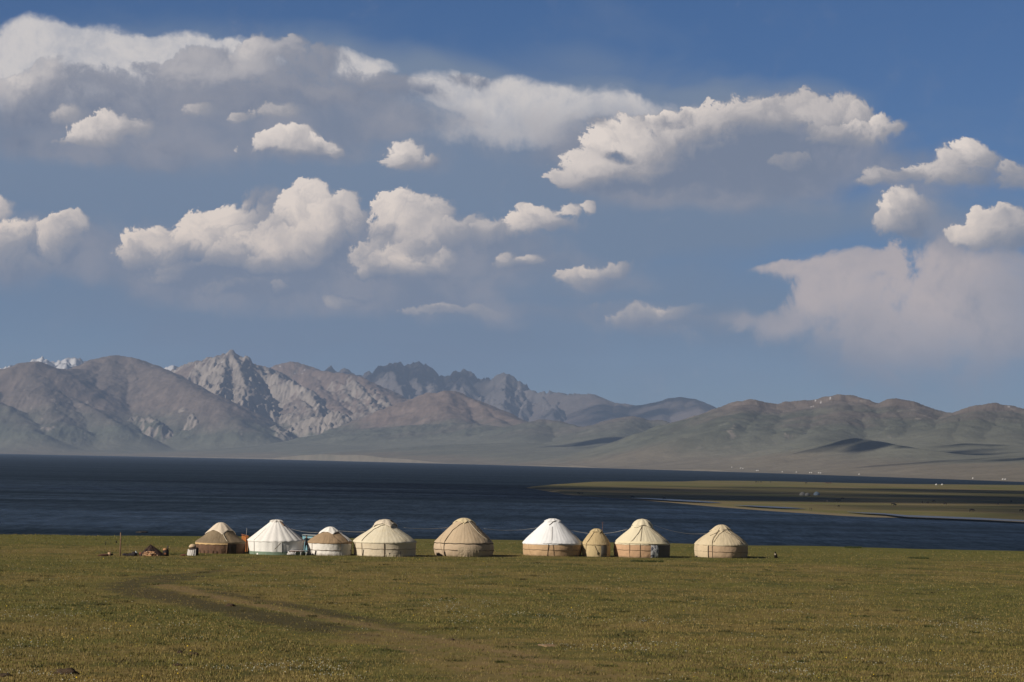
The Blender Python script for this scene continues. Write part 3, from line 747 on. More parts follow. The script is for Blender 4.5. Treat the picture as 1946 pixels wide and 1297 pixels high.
def cloud_over(tx, ty, tz, rx, ry, h, seed):
    """A heap of puffs whose shadow falls round the ground point (tx, ty, tz)."""
    rnd = random.Random(seed)
    c = Vector((tx, ty, tz)) + SUN_DIR * ((h - tz) / SUN_DIR.z)
    bm = bmesh.new()
    for i in range(34):
        a = rnd.uniform(0, 2 * math.pi); q = math.sqrt(rnd.random()) * 0.85
        s = rnd.uniform(0.16, 0.30) * (1.15 - 0.4 * q)
        m = Matrix.Translation((q * math.cos(a) * rx, q * math.sin(a) * ry, rnd.uniform(0, 60))) @ Matrix.Diagonal((s * rx, s * ry, 55 + 60 * rnd.random(), 1))
        bmesh.ops.create_icosphere(bm, subdivisions=3, radius=1.0, matrix=m)
    for v in bm.verts:
        d = 1.0 + 0.16 * math.sin(v.co.x / 60.0 + seed) * math.sin(v.co.y / 47.0) + 0.08 * math.sin(v.co.x / 21.0) * math.sin(v.co.y / 25.0 + 1)
        v.co.x *= d; v.co.y *= d
        if v.co.z < -20: v.co.z = -20
    me = bpy.data.meshes.new('cloud'); bm.to_mesh(me); bm.free()
    o = link_mesh('cloud', me, cm if h < 2000 else cm2, loc=c)
    tag(o, kind='structure')
    return o


cloud_over(680, 2380, 0, 1150, 900, 1750, 1)                       # over the spit of land
cloud_over(1950, 8350, 45, 900, 420, 2300, 2)                     # over the right shore
cloud_over(1500, 27600, 350, 1500, 1000, 5600, 3)                  # over the blue hills at the back
cloud_over(-900, 31000, 600, 1300, 900, 6800, 5)                   # over the blue peaks in the middle
cloud_over(1260, 9450, 100, 330, 240, 2300, 6)                      # over the dark knoll
cloud_over(1650, 9900, 100, 170, 170, 2300, 7)
cloud_over(560, 15100, 90, 420, 260, 2300, 4)
# ------------------------------------------------------------------ meadow (a terrace above the lake)
EDGE_X = np.array([-400., -59, -32, 0, 24, 58, 400]); EDGE_D = np.array([300., 303, 316, 322, 320, 316, 310])
Z0 = 16.8


def meadow_z(x, y):
    x = np.asarray(x, dtype=float); y = np.asarray(y, dtype=float)
    z = Z0 + 0.07 * fbm(x / 28.0, y / 34.0, 3, 101) * smooth01((y - 60) / 60) + 0.035 * perlin(x / 6.0, y / 8.0, 103)
    near = np.clip(1 - y / 116.0, 0, 1.0)
    z = z + 7.4 * near ** 2
    e = np.interp(x, EDGE_X, EDGE_D) + 2.5 * fbm(x / 14.0, x * 0 + 3.3, 3, 107)
    t = np.clip(y - e, 0, None)
    tm = 14.0
    z = z - np.where(t < tm, t * t / 200.0, tm * tm / 200.0 + (t - tm) * tm / 100.0)
    return np.maximum(z, -6.0)


def mz(x, y):
    return float(meadow_z(np.array([x]), np.array([y]))[0])


def on_meadow(px, py):
    p = on_z(px, py, Z0)
    for _ in range(4):
        p = on_z(px, py, mz(p.x, p.y))
    return p


def meadow_shader(name):
    m, n, p, out = new_mat(name)
    gp = n.node('ShaderNodeNewGeometry').outputs['Position']
    y = n.sep(gp)[1]
    big = n.noise(n.vm('MULTIPLY', gp, (1 / 26.0, 1 / 22.0, 0)), 1.0, 5, 0.6, dims='2D', dist=0.4)
    mid = n.noise(n.vm('MULTIPLY', gp, (1 / 4.5, 1 / 5.0, 0)), 1.0, 5, 0.62, dims='2D')
    tiny = n.noise(gp, 6.0, 4, 0.7)
    c = n.mix(n.ss(big, 0.34, 0.66), (0.135, 0.130, 0.034), (0.225, 0.168, 0.060))
    c = n.mix(n.ss(mid, 0.42, 0.72), c, (0.092, 0.092, 0.027))
    c = n.mix(n.ss(mid, 0.40, 0.24, 0, 0.55), c, (0.24, 0.182, 0.075))
    c = n.mix(n.ss(y, 268.0, 292.0, 0.0, 0.7), c, (0.130, 0.132, 0.034))       # greener grass on the lake side
    bare = n.node('ShaderNodeAttribute', attribute_name='bare').outputs['Fac']
    rut = n.node('ShaderNodeAttribute', attribute_name='rut').outputs['Fac']
    br = n.noise(n.vm('MULTIPLY', gp, (1 / 1.6, 1 / 2.4, 0)), 1.0, 5, 0.7, dims='2D')
    fb = n.ss(n.add(bare, n.mul(n.sub(br, 0.5), 1.5)), 0.25, 1.0)
    fr = n.ss(n.add(rut, n.mul(n.sub(br, 0.5), 1.3)), 0.15, 0.8)
    c = n.mix(n.mul(fb, 0.88), c, n.mix(mid, (0.215, 0.145, 0.066), (0.285, 0.200, 0.098)))
    c = n.mix(n.mul(fr, 0.82), c, n.mix(br, (0.050, 0.043, 0.022), (0.098, 0.078, 0.040)))
    v = n.add(n.mul(tiny, 0.75), 0.50)
    n.put(p.inputs['Base Color'], n.vm('MULTIPLY', c, n.xyz(v, v, v)))
    p.inputs['Roughness'].default_value = 0.95; p.inputs['Specular IOR Level'].default_value = 0.1
    b = n.node('ShaderNodeBump'); b.inputs['Strength'].default_value = 0.7; b.inputs['Distance'].default_value = 0.12
    n.put(b.inputs['Height'], n.add(n.mul(tiny, 0.6), n.mul(mid, 0.9))); n.put(p.inputs['Normal'], b.outputs[0])
    return m


mx = np.concatenate([np.array([-2400, -1200, -600, -300, -160, -110]), np.arange(-84, 84.1, 0.55), np.array([110, 160, 300, 600, 1200, 2400])])
my = np.concatenate([np.array([-2400, -1200, -500, -200, -60, -15]), np.arange(0, 100, 5), np.arange(100, 345, 0.6), np.arange(346, 560, 6), np.array([600, 700, 800])])
GX, GY = np.meshgrid(mx, my)
GZ = meadow_z(GX.ravel(), GY.ravel())
mead_m = meadow_shader('meadow_grass')
meadow = np_mesh('meadow', np.stack([GX.ravel(), GY.ravel(), GZ], -1), grid_faces(len(my), len(mx)), mead_m)
tag(meadow, 'olive and brown summer meadow above the lake', kind='structure')


# ------------------------------------------------------------------ the worn track: a sheet just above the meadow with wheel ruts
def gline(pts):
    return np.array([[p.x, p.y] for p in (on_meadow(a, b) for a, b in pts)])


RUT1 = gline([(420, 1084), (360, 1091), (300, 1098), (262, 1106), (240, 1114), (262, 1121), (300, 1129), (350, 1141), (450, 1161), (550, 1181), (650, 1204), (720, 1216), (800, 1228)])
RUT2 = gline([(400, 1094), (345, 1099), (310, 1106), (322, 1114), (360, 1120), (425, 1131), (500, 1146), (575, 1161), (650, 1175), (725, 1192), (800, 1210), (860, 1222)])
MEDIAN = gline([(310, 1112), (375, 1127), (500, 1152), (650, 1181), (750, 1201), (850, 1221), (950, 1240), (1060, 1262)])
WORN = gline([(700, 1205), (800, 1225), (880, 1250), (930, 1280), (960, 1320), (980, 1350)])
WORN2 = gline([(850, 1210), (960, 1240), (1080, 1275), (1180, 1310), (1260, 1350)])


def dist_poly(X, Y, P):
    d = np.full(X.shape, 1e9)
    for a, b in zip(P[:-1], P[1:]):
        e = b - a; L2 = (e ** 2).sum() + 1e-9
        t = np.clip(((X - a[0]) * e[0] + (Y - a[1]) * e[1]) / L2, 0, 1)
        d = np.minimum(d, np.hypot(X - a[0] - t * e[0], Y - a[1] - t * e[1]))
    return d


def track_fields(X, Y):
    wob = 1.6 * fbm(X / 7.0, Y / 9.0, 3, 131)
    thin = 1.0 - 0.45 * smooth01((Y - 190.0) / 40.0)
    r = np.maximum(smooth01(1.15 - (dist_poly(X, Y, RUT1) + wob * .6) / (3.2 * thin)), 0.95 * smooth01(1.1 - (dist_poly(X, Y, RUT2) + wob * .6) / (2.6 * thin)))
    b = np.maximum(0.85 * smooth01(1.1 - (dist_poly(X, Y, MEDIAN) + wob * 0.4) / 2.0),
                   np.maximum(0.62 * smooth01(1.1 - (dist_poly(X, Y, WORN) + wob) / 5.0), 0.55 * smooth01(1.1 - (dist_poly(X, Y, WORN2) + wob) / 4.5)))
    fade = (0.35 + 0.65 * smooth01((Y - 132.0) / 26.0)) * (1.0 - 0.38 * smooth01((Y - 172.0) / 28.0))
    return np.clip(r * (1 - 0.8 * b) * fade, 0, 1), np.clip(b, 0, 1)


tx = np.arange(-66, 30, 0.45); ty = np.arange(112, 262, 0.6)
TX, TY = np.meshgrid(tx, ty)
RU, BA = track_fields(TX, TY)
keep = (np.maximum(RU, BA) > 0.004)
kq = keep[:-1, :-1] | keep[1:, :-1] | keep[:-1, 1:] | keep[1:, 1:]
fc = grid_faces(len(ty), len(tx))[kq.ravel()]
used, inv = np.unique(fc, return_inverse=True)
tco = np.stack([TX.ravel(), TY.ravel(), meadow_z(TX.ravel(), TY.ravel()) + 0.02], -1)[used]
track = np_mesh('dirt_track', tco, inv.reshape(fc.shape), mead_m, attrs={'rut': RU.ravel()[used], 'bare': BA.ravel()[used]})
tag(track, 'worn wheel track curving across the meadow', kind='structure')

# ------------------------------------------------------------------ grass: blades in tufts, denser in the picture's foreground
rng = np.random.default_rng(4)


def scatter(npts, d0, d1, margin=7.0, pw=-0.55):
    """Points in the view wedge, roughly even per picture area (many near, fewer far)."""
    q = rng.random(npts)
    a, b = d0 ** pw, d1 ** pw
    D = (a + (b - a) * q) ** (1 / pw)
    x = (rng.random(npts) * 2 - 1) * (0.186 * D + margin)
    return x, D


def blades(x, y, nb, h, w, spread, lean, colr):
    """One mesh of triangular blades; returns co, faces, col."""
    N = len(x)
    x = np.repeat(x, nb); y = np.repeat(y, nb); h = np.repeat(h, nb) * (0.6 + 0.6 * rng.random(N * nb)); c = np.repeat(colr, nb, axis=0)
    a = rng.random(N * nb) * 2 * math.pi; r = np.sqrt(rng.random(N * nb)) * spread
    bx = x + r * np.cos(a); by = y + r * np.sin(a); bz = meadow_z(bx, by) - 0.01
    f = rng.random(N * nb) * math.pi
    wx = np.cos(f) * w * 0.5; wy = np.sin(f) * w * 0.5
    la = rng.random(N * nb) * 2 * math.pi; ll = h * lean * rng.random(N * nb)
    v = np.empty((N * nb, 3, 3))
    v[:, 0] = np.stack([bx - wx, by - wy, bz], -1); v[:, 1] = np.stack([bx + wx, by + wy, bz], -1)
    v[:, 2] = np.stack([bx + ll * np.cos(la), by + ll * np.sin(la), bz + h], -1)
    c = c * (0.42 + 0.98 * rng.random((N * nb, 1)) ** 1.3)
    return v.reshape(-1, 3), np.arange(N * nb * 3).reshape(-1, 3), np.repeat(c, 3, axis=0)


gm, n, p, out = new_mat('grass_blades')
n.put(p.inputs['Base Color'], n.node('ShaderNodeAttribute', attribute_name='col').outputs['Vector'])
p.inputs['Roughness'].default_value = 0.8; p.inputs['Specular IOR Level'].default_value = 0.15

NG = 125000
gx_, gy_ = scatter(NG, 108.0, 312.0)
ru, ba = track_fields(gx_, gy_)
dens = 0.5 + 0.9 * fbm(gx_ / 3.0, gy_ / 4.0, 3, 141)
ok = (rng.random(NG) < np.clip(dens + 0.3, 0.12, 1)) & (rng.random(NG) > 0.75 * np.maximum(ru, ba))
gx_, gy_ = gx_[ok], gy_[ok]
gb = fbm(gx_ / 24.0, gy_ / 22.0, 4, 151); gs = fbm(gx_ / 1.8, gy_ / 2.2, 3, 153)
pal = lerp(np.broadcast_to(np.array([0.158, 0.152, 0.040]), (len(gx_), 3)), np.array([0.262, 0.192, 0.068]), smooth01(0.5 + 0.9 * gb + 0.25 * rng.standard_normal(len(gx_))))
pal = lerp(pal, np.array([0.105, 0.108, 0.028]), smooth01(gs * 1.6) * 0.7)
pal = lerp(pal, np.array([0.30, 0.235, 0.11]), (rng.random(len(gx_)) < 0.16) * 0.8)
hh = 0.06 + 0.08 * rng.random(len(gx_)) + 0.09 * np.clip(gs, 0, 1)
v, f, c = blades(gx_, gy_, 4, hh, 0.035, 0.14, 0.6, pal)
# low dark clumps here and there
kx, ky = scatter(150, 112.0, 262.0, 4.0)
kr = 0.25 + 0.5 * rng.random(150)
cx_ = np.repeat(kx, 46) + rng.standard_normal(150 * 46) * np.repeat(kr, 46) * 0.7; cy_ = np.repeat(ky, 46) + rng.standard_normal(150 * 46) * np.repeat(kr, 46)
kc = np.repeat(lerp(np.broadcast_to(np.array([0.062, 0.074, 0.022]), (150, 3)), np.array([0.085, 0.070, 0.030]), rng.random(150)), 46, axis=0)
v2, f2, c2 = blades(cx_, cy_, 4, 0.07 + 0.09 * rng.random(len(cx_)), 0.035, 0.10, 0.5, kc)
f = np.concatenate([f, f2 + len(v)]); v = np.concatenate([v, v2]); c = np.concatenate([c, c2])
grass = np_mesh('grass', v, f, gm, smooth=False, attrs={'col': c})
tag(grass, 'short dry and green grass covering the meadow', kind='stuff')

# --- flowers, too many to count
NF = 1100
fx, fy = scatter(NF, 110.0, 255.0, 5.0)
ok = (fbm(fx / 9.0, fy / 10.0, 3, 161) + 0.25 * rng.standard_normal(NF) > 0.05) & (np.maximum(*track_fields(fx, fy)) < 0.3)
fx, fy = fx[ok], fy[ok]


def flower_heads(x, y, size, h, colr):
    N = len(x); z = meadow_z(x, y) + h
    v = np.empty((N, 5, 3)); k = np.arange(5) * 2 * math.pi / 5
    tilt = rng.random(N) * 0.8 - 0.1
    for i in range(5):
        v[:, i] = np.stack([x + size * np.cos(k[i]), y + size * np.sin(k[i]) * np.cos(tilt), z + size * np.sin(k[i]) * np.sin(tilt + 0.6)], -1)
    base = np.arange(N)[:, None] * 5
    fa = np.concatenate([base + np.array([[0, 1, 2]]), base + np.array([[0, 2, 3]]), base + np.array([[0, 3, 4]])])
    return v.reshape(-1, 3), fa, np.repeat(colr, 5, axis=0)


yc = np.array([0.52, 0.36, 0.025]) * (0.7 + 0.5 * rng.random((len(fx), 1)))
v, f, c = flower_heads(fx, fy, 0.013 + 0.024 * rng.random(len(fx)) ** 3, 0.10 + 0.05 * rng.random(len(fx)), yc)
o = np_mesh('yellow_flowers', v, f, gm, smooth=False, attrs={'col': c}); tag(o, 'small yellow meadow flowers', kind='stuff')
NW = 22000
wx_, wy_ = scatter(NW, 110.0, 262.0, 5.0)
wn = fbm(wx_ / 5.0, wy_ / 8.0, 4, 171)
patch = [((520, 1270), 3.2), ((1240, 1240), 3.5), ((1750, 1190), 6), ((1240, 1190), 3), ((1000, 1165), 4), ((1560, 1225), 4), ((1840, 1270), 3), ((870, 1150), 3.5), ((110, 1170), 3)]
pf = np.zeros(NW)
for (a, b_), s_ in patch:
    q = on_meadow(a, b_); pf = np.maximum(pf, np.exp(-(((wx_ - q.x) / s_) ** 2 + ((wy_ - q.y) / (s_ * 1.6)) ** 2)))
ok = (wn + 0.42 * pf + 0.10 * rng.standard_normal(NW) > 0.33) & (np.maximum(*track_fields(wx_, wy_)) < 0.4)
wx_, wy_ = wx_[ok], wy_[ok]
wc_ = np.array([0.34, 0.34, 0.27]) * (0.55 + 0.6 * rng.random((len(wx_), 1)))
v, f, c = flower_heads(wx_, wy_, 0.014 + 0.016 * rng.random(len(wx_)), 0.08 + 0.05 * rng.random(len(wx_)), wc_)
o = np_mesh('white_flowers', v, f, gm, smooth=False, attrs={'col': c}); tag(o, 'pale white flowers in loose patches', kind='stuff')

# ------------------------------------------------------------------ the spit of land in the lake
NEAR_PX = [(1000, 927.5), (1044, 934.6), (1074, 940.2), (1104, 943.2), (1158, 946.8), (1215, 951), (1269, 955), (1320, 960), (1360, 963.6), (1419, 968.2), (1466, 971.8), (1535, 976.3), (1604, 981), (1660, 983.5), (1718, 984.5), (1762, 985.5), (1860, 988.7), (1946, 992.4), (2200, 1003), (2600, 1020)]
FARE_PX = [(1000, 927.2), (1025, 924.3), (1050, 922), (1081, 920), (1123, 916.8), (1160, 916.2), (1222, 916.2), (1300, 916), (1330, 914.4), (1400, 914.6), (1469, 915.4), (1614, 919), (1713, 920.8), (1946, 922.8), (2200, 924.5), (2600, 928)]
cxs = np.concatenate([np.arange(1000, 1100, 2.0), np.arange(1100, 2601, 5.0)])
ny_ = np.interp(cxs, [a for a, _ in NEAR_PX], [b for _, b in NEAR_PX]); fy_ = np.interp(cxs, [a for a, _ in FARE_PX], [b for _, b in FARE_PX])
NR = 90
SP = np.zeros((NR, len(cxs), 3)); EN = np.zeros((NR, len(cxs)))
for j in range(len(cxs)):
    a = on_z(cxs[j], ny_[j], 0.0); b = on_z(cxs[j], fy_[j], 0.0)
    t = np.linspace(0, 1, NR) ** 1.5
    SP[:, j, 0] = a.x + (b.x - a.x) * t; SP[:, j, 1] = a.y + (b.y - a.y) * t
    d_near = np.hypot(SP[:, j, 0] - a.x, SP[:, j, 1] - a.y)
    d_far = np.hypot(SP[:, j, 0] - b.x, SP[:, j, 1] - b.y)
    EN[:, j] = d_near
    SP[:, j, 2] = np.minimum(0.9 * smooth01(d_near / 160.0) + 0.02, 0.9 * smooth01(d_far / 60.0)) - 0.02
SP[:, 0, 2] = -0.02
SP[..., 2] += 0.12 * fbm(SP[..., 0] / 60, SP[..., 1] / 90, 3, 181) * smooth01(EN / 120)
sm_, n, p, out = new_mat('spit_grass')
gp = n.node('ShaderNodeNewGeometry').outputs['Position']
en = n.node('ShaderNodeAttribute', attribute_name='shore').outputs['Fac']
big = n.noise(n.vm('MULTIPLY', gp, (1 / 120.0, 1 / 160.0, 0)), 1.0, 6, 0.62, dims='2D')
c = n.mix(n.ss(big, 0.35, 0.65), (0.120, 0.118, 0.036), (0.170, 0.135, 0.060))
c = n.mix(n.ss(n.add(en, n.mul(n.sub(big, 0.5), 120.0)), 70.0, 20.0, 0, 0.85), c, (0.21, 0.165, 0.10))
n.put(p.inputs['Base Color'], c); p.inputs['Roughness'].default_value = 0.95; p.inputs['Specular IOR Level'].default_value = 0.1
spit = np_mesh('grassy_spit', SP.reshape(-1, 3), grid_faces(NR, len(cxs)), sm_, attrs={'shore': EN.ravel()})
tag(spit, 'low grassy spit of land reaching into the lake', kind='structure')


def spit_pt(px, py):
    return on_z(px, py, 0.85)


# shallow lagoons on the spit
wm, n, p, out = new_mat('lagoon_water')
p.inputs['Base Color'].default_value = (0.07, 0.075, 0.08, 1); p.inputs['Specular IOR Level'].default_value = 0.25; p.inputs['Roughness'].default_value = 0.3; p.inputs['IOR'].default_value = 1.33


def lagoon(up, lo):
    m = len(up); v = []
    for (a, b) in up: q = on_z(a, b, 1.05); v.append(q)
    for (a, b) in lo: q = on_z(a, b, 1.05); v.append(q)
    o = pydata('lagoon', v, [(i, i + 1, m + i + 1, m + i) for i in range(m - 1)], wm, smooth=False)
    tag(o, kind='structure')


lagoon([(1200, 946.6), (1230, 946.8), (1270, 948.6), (1310, 950.6), (1345, 953.2), (1370, 955.6)], [(1200, 946.9), (1230, 948.4), (1270, 951.2), (1310, 953.6), (1345, 955.4), (1370, 955.9)])
lagoon([(1395, 960.0), (1440, 961.5), (1490, 963.6), (1530, 966.8)], [(1395, 960.3), (1440, 963.6), (1490, 966.2), (1530, 967.1)])
lagoon([(1610, 972.6), (1640, 974.2), (1680, 975.6), (1720, 979.2), (1780, 981.2), (1860, 984.2), (1946, 988.6), (2050, 993)], [(1610, 973.0), (1640, 975.6), (1680, 977.8), (1720, 982.4), (1780, 984.6), (1860, 987.6), (1946, 991.4), (2050, 996)])
# ------------------------------------------------------------------ yurts
def tube_bm(bm, pts, r, sides=6, cap=True):
    pts = [Vector(p) for p in pts]; rings = []
    for i, p in enumerate(pts):
        d = (pts[min(i + 1, len(pts) - 1)] - pts[max(i - 1, 0)]).normalized()
        a = d.cross(Vector((0, 0, 1)) if abs(d.z) < 0.9 else Vector((1, 0, 0))).normalized(); b = d.cross(a)
        rr = r[i] if isinstance(r, (list, tuple)) else r
        rings.append([bm.verts.new(p + a * (rr * math.cos(k * 2 * math.pi / sides)) + b * (rr * math.sin(k * 2 * math.pi / sides))) for k in range(sides)])
    for A, B in zip(rings[:-1], rings[1:]):
        for k in range(sides):
            bm.faces.new((A[k], A[(k + 1) % sides], B[(k + 1) % sides], B[k]))
    if cap:
        bm.faces.new(rings[0][::-1]); bm.faces.new(rings[-1])


def bm_obj(name, bm, mat, parent=None, loc=None, smooth=True):
    bmesh.ops.recalc_face_normals(bm, faces=bm.faces)
    me = bpy.data.meshes.new(name); bm.to_mesh(me); bm.free()
    return link_mesh(name, me, mat, parent, loc, smooth)


def box_bm(bm, c, s, rz=0.0, bevel=0.0, rot=None):
    m = Matrix.Translation(c) @ (rot.to_4x4() if rot is not None else Matrix.Rotation(rz, 4, 'Z')) @ Matrix.Diagonal((s[0], s[1], s[2], 1))
    g = bmesh.ops.create_cube(bm, size=1.0, matrix=m)
    if bevel:
        es = list({e for v in g['verts'] for e in v.link_edges})
        bmesh.ops.bevel(bm, geom=es, offset=bevel, segments=2, affect='EDGES')


ROPE = cloth_mat('rope_brown', (0.16, 0.12, 0.08), 0.2, 4.0)
ROPE_PALE = cloth_mat('rope_pale', (0.45, 0.40, 0.31), 0.2, 4.0)
WOOD = cloth_mat('weathered_wood', (0.21, 0.135, 0.085), 0.25, 5.0, rough=0.85)
DARKHOLE = cloth_mat('black_gaps_and_items', (0.03, 0.027, 0.024), 0.2, 4.0)  # near black: shade of slits, holes and doorway put into colour; dark items too
EARTH = (0.13, 0.10, 0.065)
WHITE = (0.78, 0.77, 0.745); CREAM = (0.72, 0.63, 0.43); TAN = (0.54, 0.41, 0.25); TAN2 = (0.50, 0.345, 0.205)


def polar(phi, r, z):
    return Vector((r * math.sin(phi), -r * math.cos(phi), z))


class Yurt:
    """A felt or canvas yurt built from its outline in the photo; phi = 0 faces the camera, positive to the right."""
    def __init__(s, px, roof, label, wall_mat, roof_mat, bulge=0.03, seed=1, panels=0, panel_amp=0.0, wrinkle=0.03, flare=0.0, cat='yurt', back=0.0):
        L, Rr, base, eave, top = px
        cxp = (L + Rr) / 2
        g = on_meadow(cxp, base)
        s.R = (Rr - L) / 2 / FPX * (g.y + 2.5)
        s.D = g.y + s.R + back
        c = at_d(cxp, eave, s.D)
        s.z = mz(c.x, s.D)
        s.he = c.z - s.z
        s.ht = at_d(cxp, top, s.D).z - s.z
        s.x = c.x
        s.roof = roof; s.bulge = bulge; s.seed = seed; s.panels = panels; s.pamp = panel_amp; s.wr = wrinkle; s.flare = flare
        s.root = empty('yurt', (c.x, s.D, s.z))
        tag(s.root, label, cat, 'yurts standing in a row by the lake')
        s.build(wall_mat, roof_mat)

    def wall_r(s, phi, z):
        t = np.clip(z / s.he, 0, 1)
        r = s.R * (0.965 + s.bulge * np.sin(math.pi * t) ** 0.8 + 0.02 * t)
        r = r + s.flare * s.R * np.clip(0.35 - t, 0, 1) * 1.2
        r = r + s.wr * fbm(np.asarray(phi) * 5.0 + s.seed * 7, z * 1.1 + 0 * np.asarray(phi), 3, s.seed) * (1.3 - t)
        if s.panels: r = r + s.pamp * (np.abs(np.cos(np.asarray(phi) * s.panels / 2)) - 0.6)
        return r

    def roof_rz(s, phi, t):
        """t = 0 at the eave, 1 at the top."""
        rs = np.array([a for a, _ in s.roof]); hs = np.array([b for _, b in s.roof])
        tt = np.linspace(0, 1, len(rs))
        r = np.interp(t, tt, rs) * s.R * 1.012; h = s.he + np.interp(t, tt, hs) * (s.ht - s.he)
        k = np.clip(1.15 - t, 0, 1)
        d = s.wr * 0.8 * fbm(np.asarray(phi) * 4.0 + s.seed * 3 + 50, t * 3.0 + 0 * np.asarray(phi), 3, s.seed + 9) * k
        if s.panels: d = d + s.pamp * (np.abs(np.cos(np.asarray(phi) * s.panels / 2)) - 0.6) * np.clip(1.05 - t, 0, 1) * 1.5
        else: d = d + 0.010 * np.cos(np.asarray(phi) * 44) * k
        return r + d, h + 0.5 * d

    def build(s, wm, rm):
        n = 144
        ph = np.linspace(0, 2 * math.pi, n, endpoint=False)
        zs = np.concatenate([[-0.12], np.linspace(0, s.he, 12)])
        v = []
        for z in zs:
            r = s.wall_r(ph, z)
            v.append(np.stack([r * np.sin(ph), -r * np.cos(ph), np.full(n, z)], -1))
        np_mesh('wall', np.concatenate(v), grid_faces(len(zs), n, True), wm, s.root)
        # roof with a drip edge hanging over the wall
        v = []
        hem = 0.10 + 0.05 * fbm(ph * 6, ph * 0, 3, s.seed + 31)
        r0 = s.wall_r(ph, s.he) + 0.035
        v.append(np.stack([r0 * np.sin(ph), -r0 * np.cos(ph), s.he - hem], -1))
        for t in np.linspace(0, 1, 26):
            r, h = s.roof_rz(ph, t)
            r = np.maximum(r, 0.004)
            if t == 0: r = np.maximum(r, r0 + 0.012)
            h = h + np.zeros(n)
            v.append(np.stack([r * np.sin(ph), -r * np.cos(ph), h], -1))
        np_mesh('roof', np.concatenate(v), grid_faces(len(v), n, True), rm, s.root)

    def on_wall(s, phi, z, off=0.03):
        return polar(phi, float(s.wall_r(np.array([phi]), z)[0]) + off, z)

    def on_roof(s, phi, t, off=0.03):
        r, h = s.roof_rz(np.array([phi]), t)
        return polar(phi, float(np.ravel(r)[0]) + off, float(np.ravel(h)[0]) + off)

    def band(s, z, r=0.022, mat=None, name='rope', dip=0.0, a0=-math.pi, a1=math.pi, off=0.025):
        bm = bmesh.new(); m = 72
        pts = [s.on_wall(a0 + (a1 - a0) * i / m, z - dip * math.sin((a0 + (a1 - a0) * i / m) * 1.0) + 0.02 * math.sin(i * 1.3), off) for i in range(m + 1)]
        tube_bm(bm, pts, r); return bm_obj(name, bm, mat or ROPE, s.root)

    def strap(s, path, r=0.026, mat=None, name='strap'):
        """path: list of ('w', phi_deg, z_frac) or ('r', phi_deg, t)."""
        bm = bmesh.new(); pts = []
        for (k0, a0, b0), (k1, a1, b1) in zip(path[:-1], path[1:]):
            for i in range(8):
                f = i / 8; a = R(a0 + (a1 - a0) * f); b = b0 + (b1 - b0) * f
                pts.append(s.on_roof(a, b, 0.03) if k0 == 'r' and k1 == 'r' else (s.on_wall(a, b * s.he, 0.045) if k0 == 'w' and k1 == 'w' else (s.on_wall(a, s.he * 0.97, 0.05))))
        k1, a1, b1 = path[-1]
        pts.append(s.on_roof(R(a1), b1, 0.03) if k1 == 'r' else s.on_wall(R(a1), b1 * s.he, 0.045))
        tube_bm(bm, pts, r); return bm_obj(name, bm, mat or ROPE, s.root)

    def patch(s, name, mat, p0, p1, z0, z1, off=0.03, label=None, bottom=0.0, seed=0):
        """A cloth piece lying on the wall between two angles (deg) and two height fractions."""
        v = []; nc, nr = 24, 12
        for i in range(nr + 1):
            for j in range(nc + 1):
                a = R(p0 + (p1 - p0) * j / nc); z = s.he * (z0 + (z1 - z0) * i / nr)
                if i == 0: z += bottom * math.sin(j * 1.7 + seed) * 0.5
                v.append(s.on_wall(a, z, off + 0.014 * math.sin(j * 1.9 + seed) * (1 - i / nr)))
        o = pydata(name, v, [tuple(x) for x in grid_faces(nr + 1, nc + 1)], mat, s.root)
        if label: o['label'] = label
        return o

    def roof_patch(s, name, mat, p0, p1, t0, t1, off=0.035, taper=0.0, wave=0.0):
        v = []; nc, nr = 22, 14
        for i in range(nr + 1):
            for j in range(nc + 1):
                f = i / nr; c = (p0 + p1) / 2; w = (p1 - p0) / 2 * (1 - taper * f)
                t = t0 + (t1 - t0) * f
                if i == 0: t += wave * (0.5 + 0.5 * math.sin(j * 1.25 + p0))
                v.append(s.on_roof(R(c - w + 2 * w * j / nc), t, off + 0.012 * math.sin(j * 2.1)))
        return pydata(name, v, [tuple(x) for x in grid_faces(nr + 1, nc + 1)], mat, s.root)

    def crown_cover(s, mat, half, phi0, off=0.05, lift=0.0, soft=0.0, name='crown_cover'):
        """A square cloth over the smoke hole: four corners drawn down the roof."""
        n, nr = 96, 14
        ph = np.linspace(0, 2 * math.pi, n, endpoint=False); d = ph - R(phi0)
        e = half / np.maximum(np.maximum(np.abs(np.cos(d)), np.abs(np.sin(d))), 0.72 + soft)
        rs = np.array([a for a, _ in s.roof])[::-1]; tt = np.linspace(0, 1, len(rs))[::-1]
        v = []
        for i in range(nr + 1):
            f = i / nr
            rf = e * (1 - f)
            t = np.interp(rf, rs, tt)
            row = []
            for j in range(n):
                p = s.on_roof(ph[j], float(t[j]), off + 0.02 * math.sin(ph[j] * 9 + s.seed) * (1 - f))
                p.z += lift * f * f
                rr = math.hypot(p.x, p.y)
                if i == nr: p.x *= 0.02; p.y *= 0.02
                row.append((p.x, p.y, p.z))
            v.append(row)
        low = [(x * 0.985, y * 0.985, z - 0.045) for x, y, z in v[0]]
        return np_mesh(name, np.array(low + [q for row in v for q in row]), grid_faces(nr + 2, n, True), mat, s.root)

    def crown_ring(s, rad, h, mat, z_up=0.0):
        bm = bmesh.new(); m = 40; r, z = s.roof_rz(np.array([0.0]), 0.97)
        pts = [polar(2 * math.pi * i / m, rad, s.ht + z_up) for i in range(m + 1)]
        tube_bm(bm, pts, h, 8); return bm_obj('crown_ring', bm, mat, s.root)


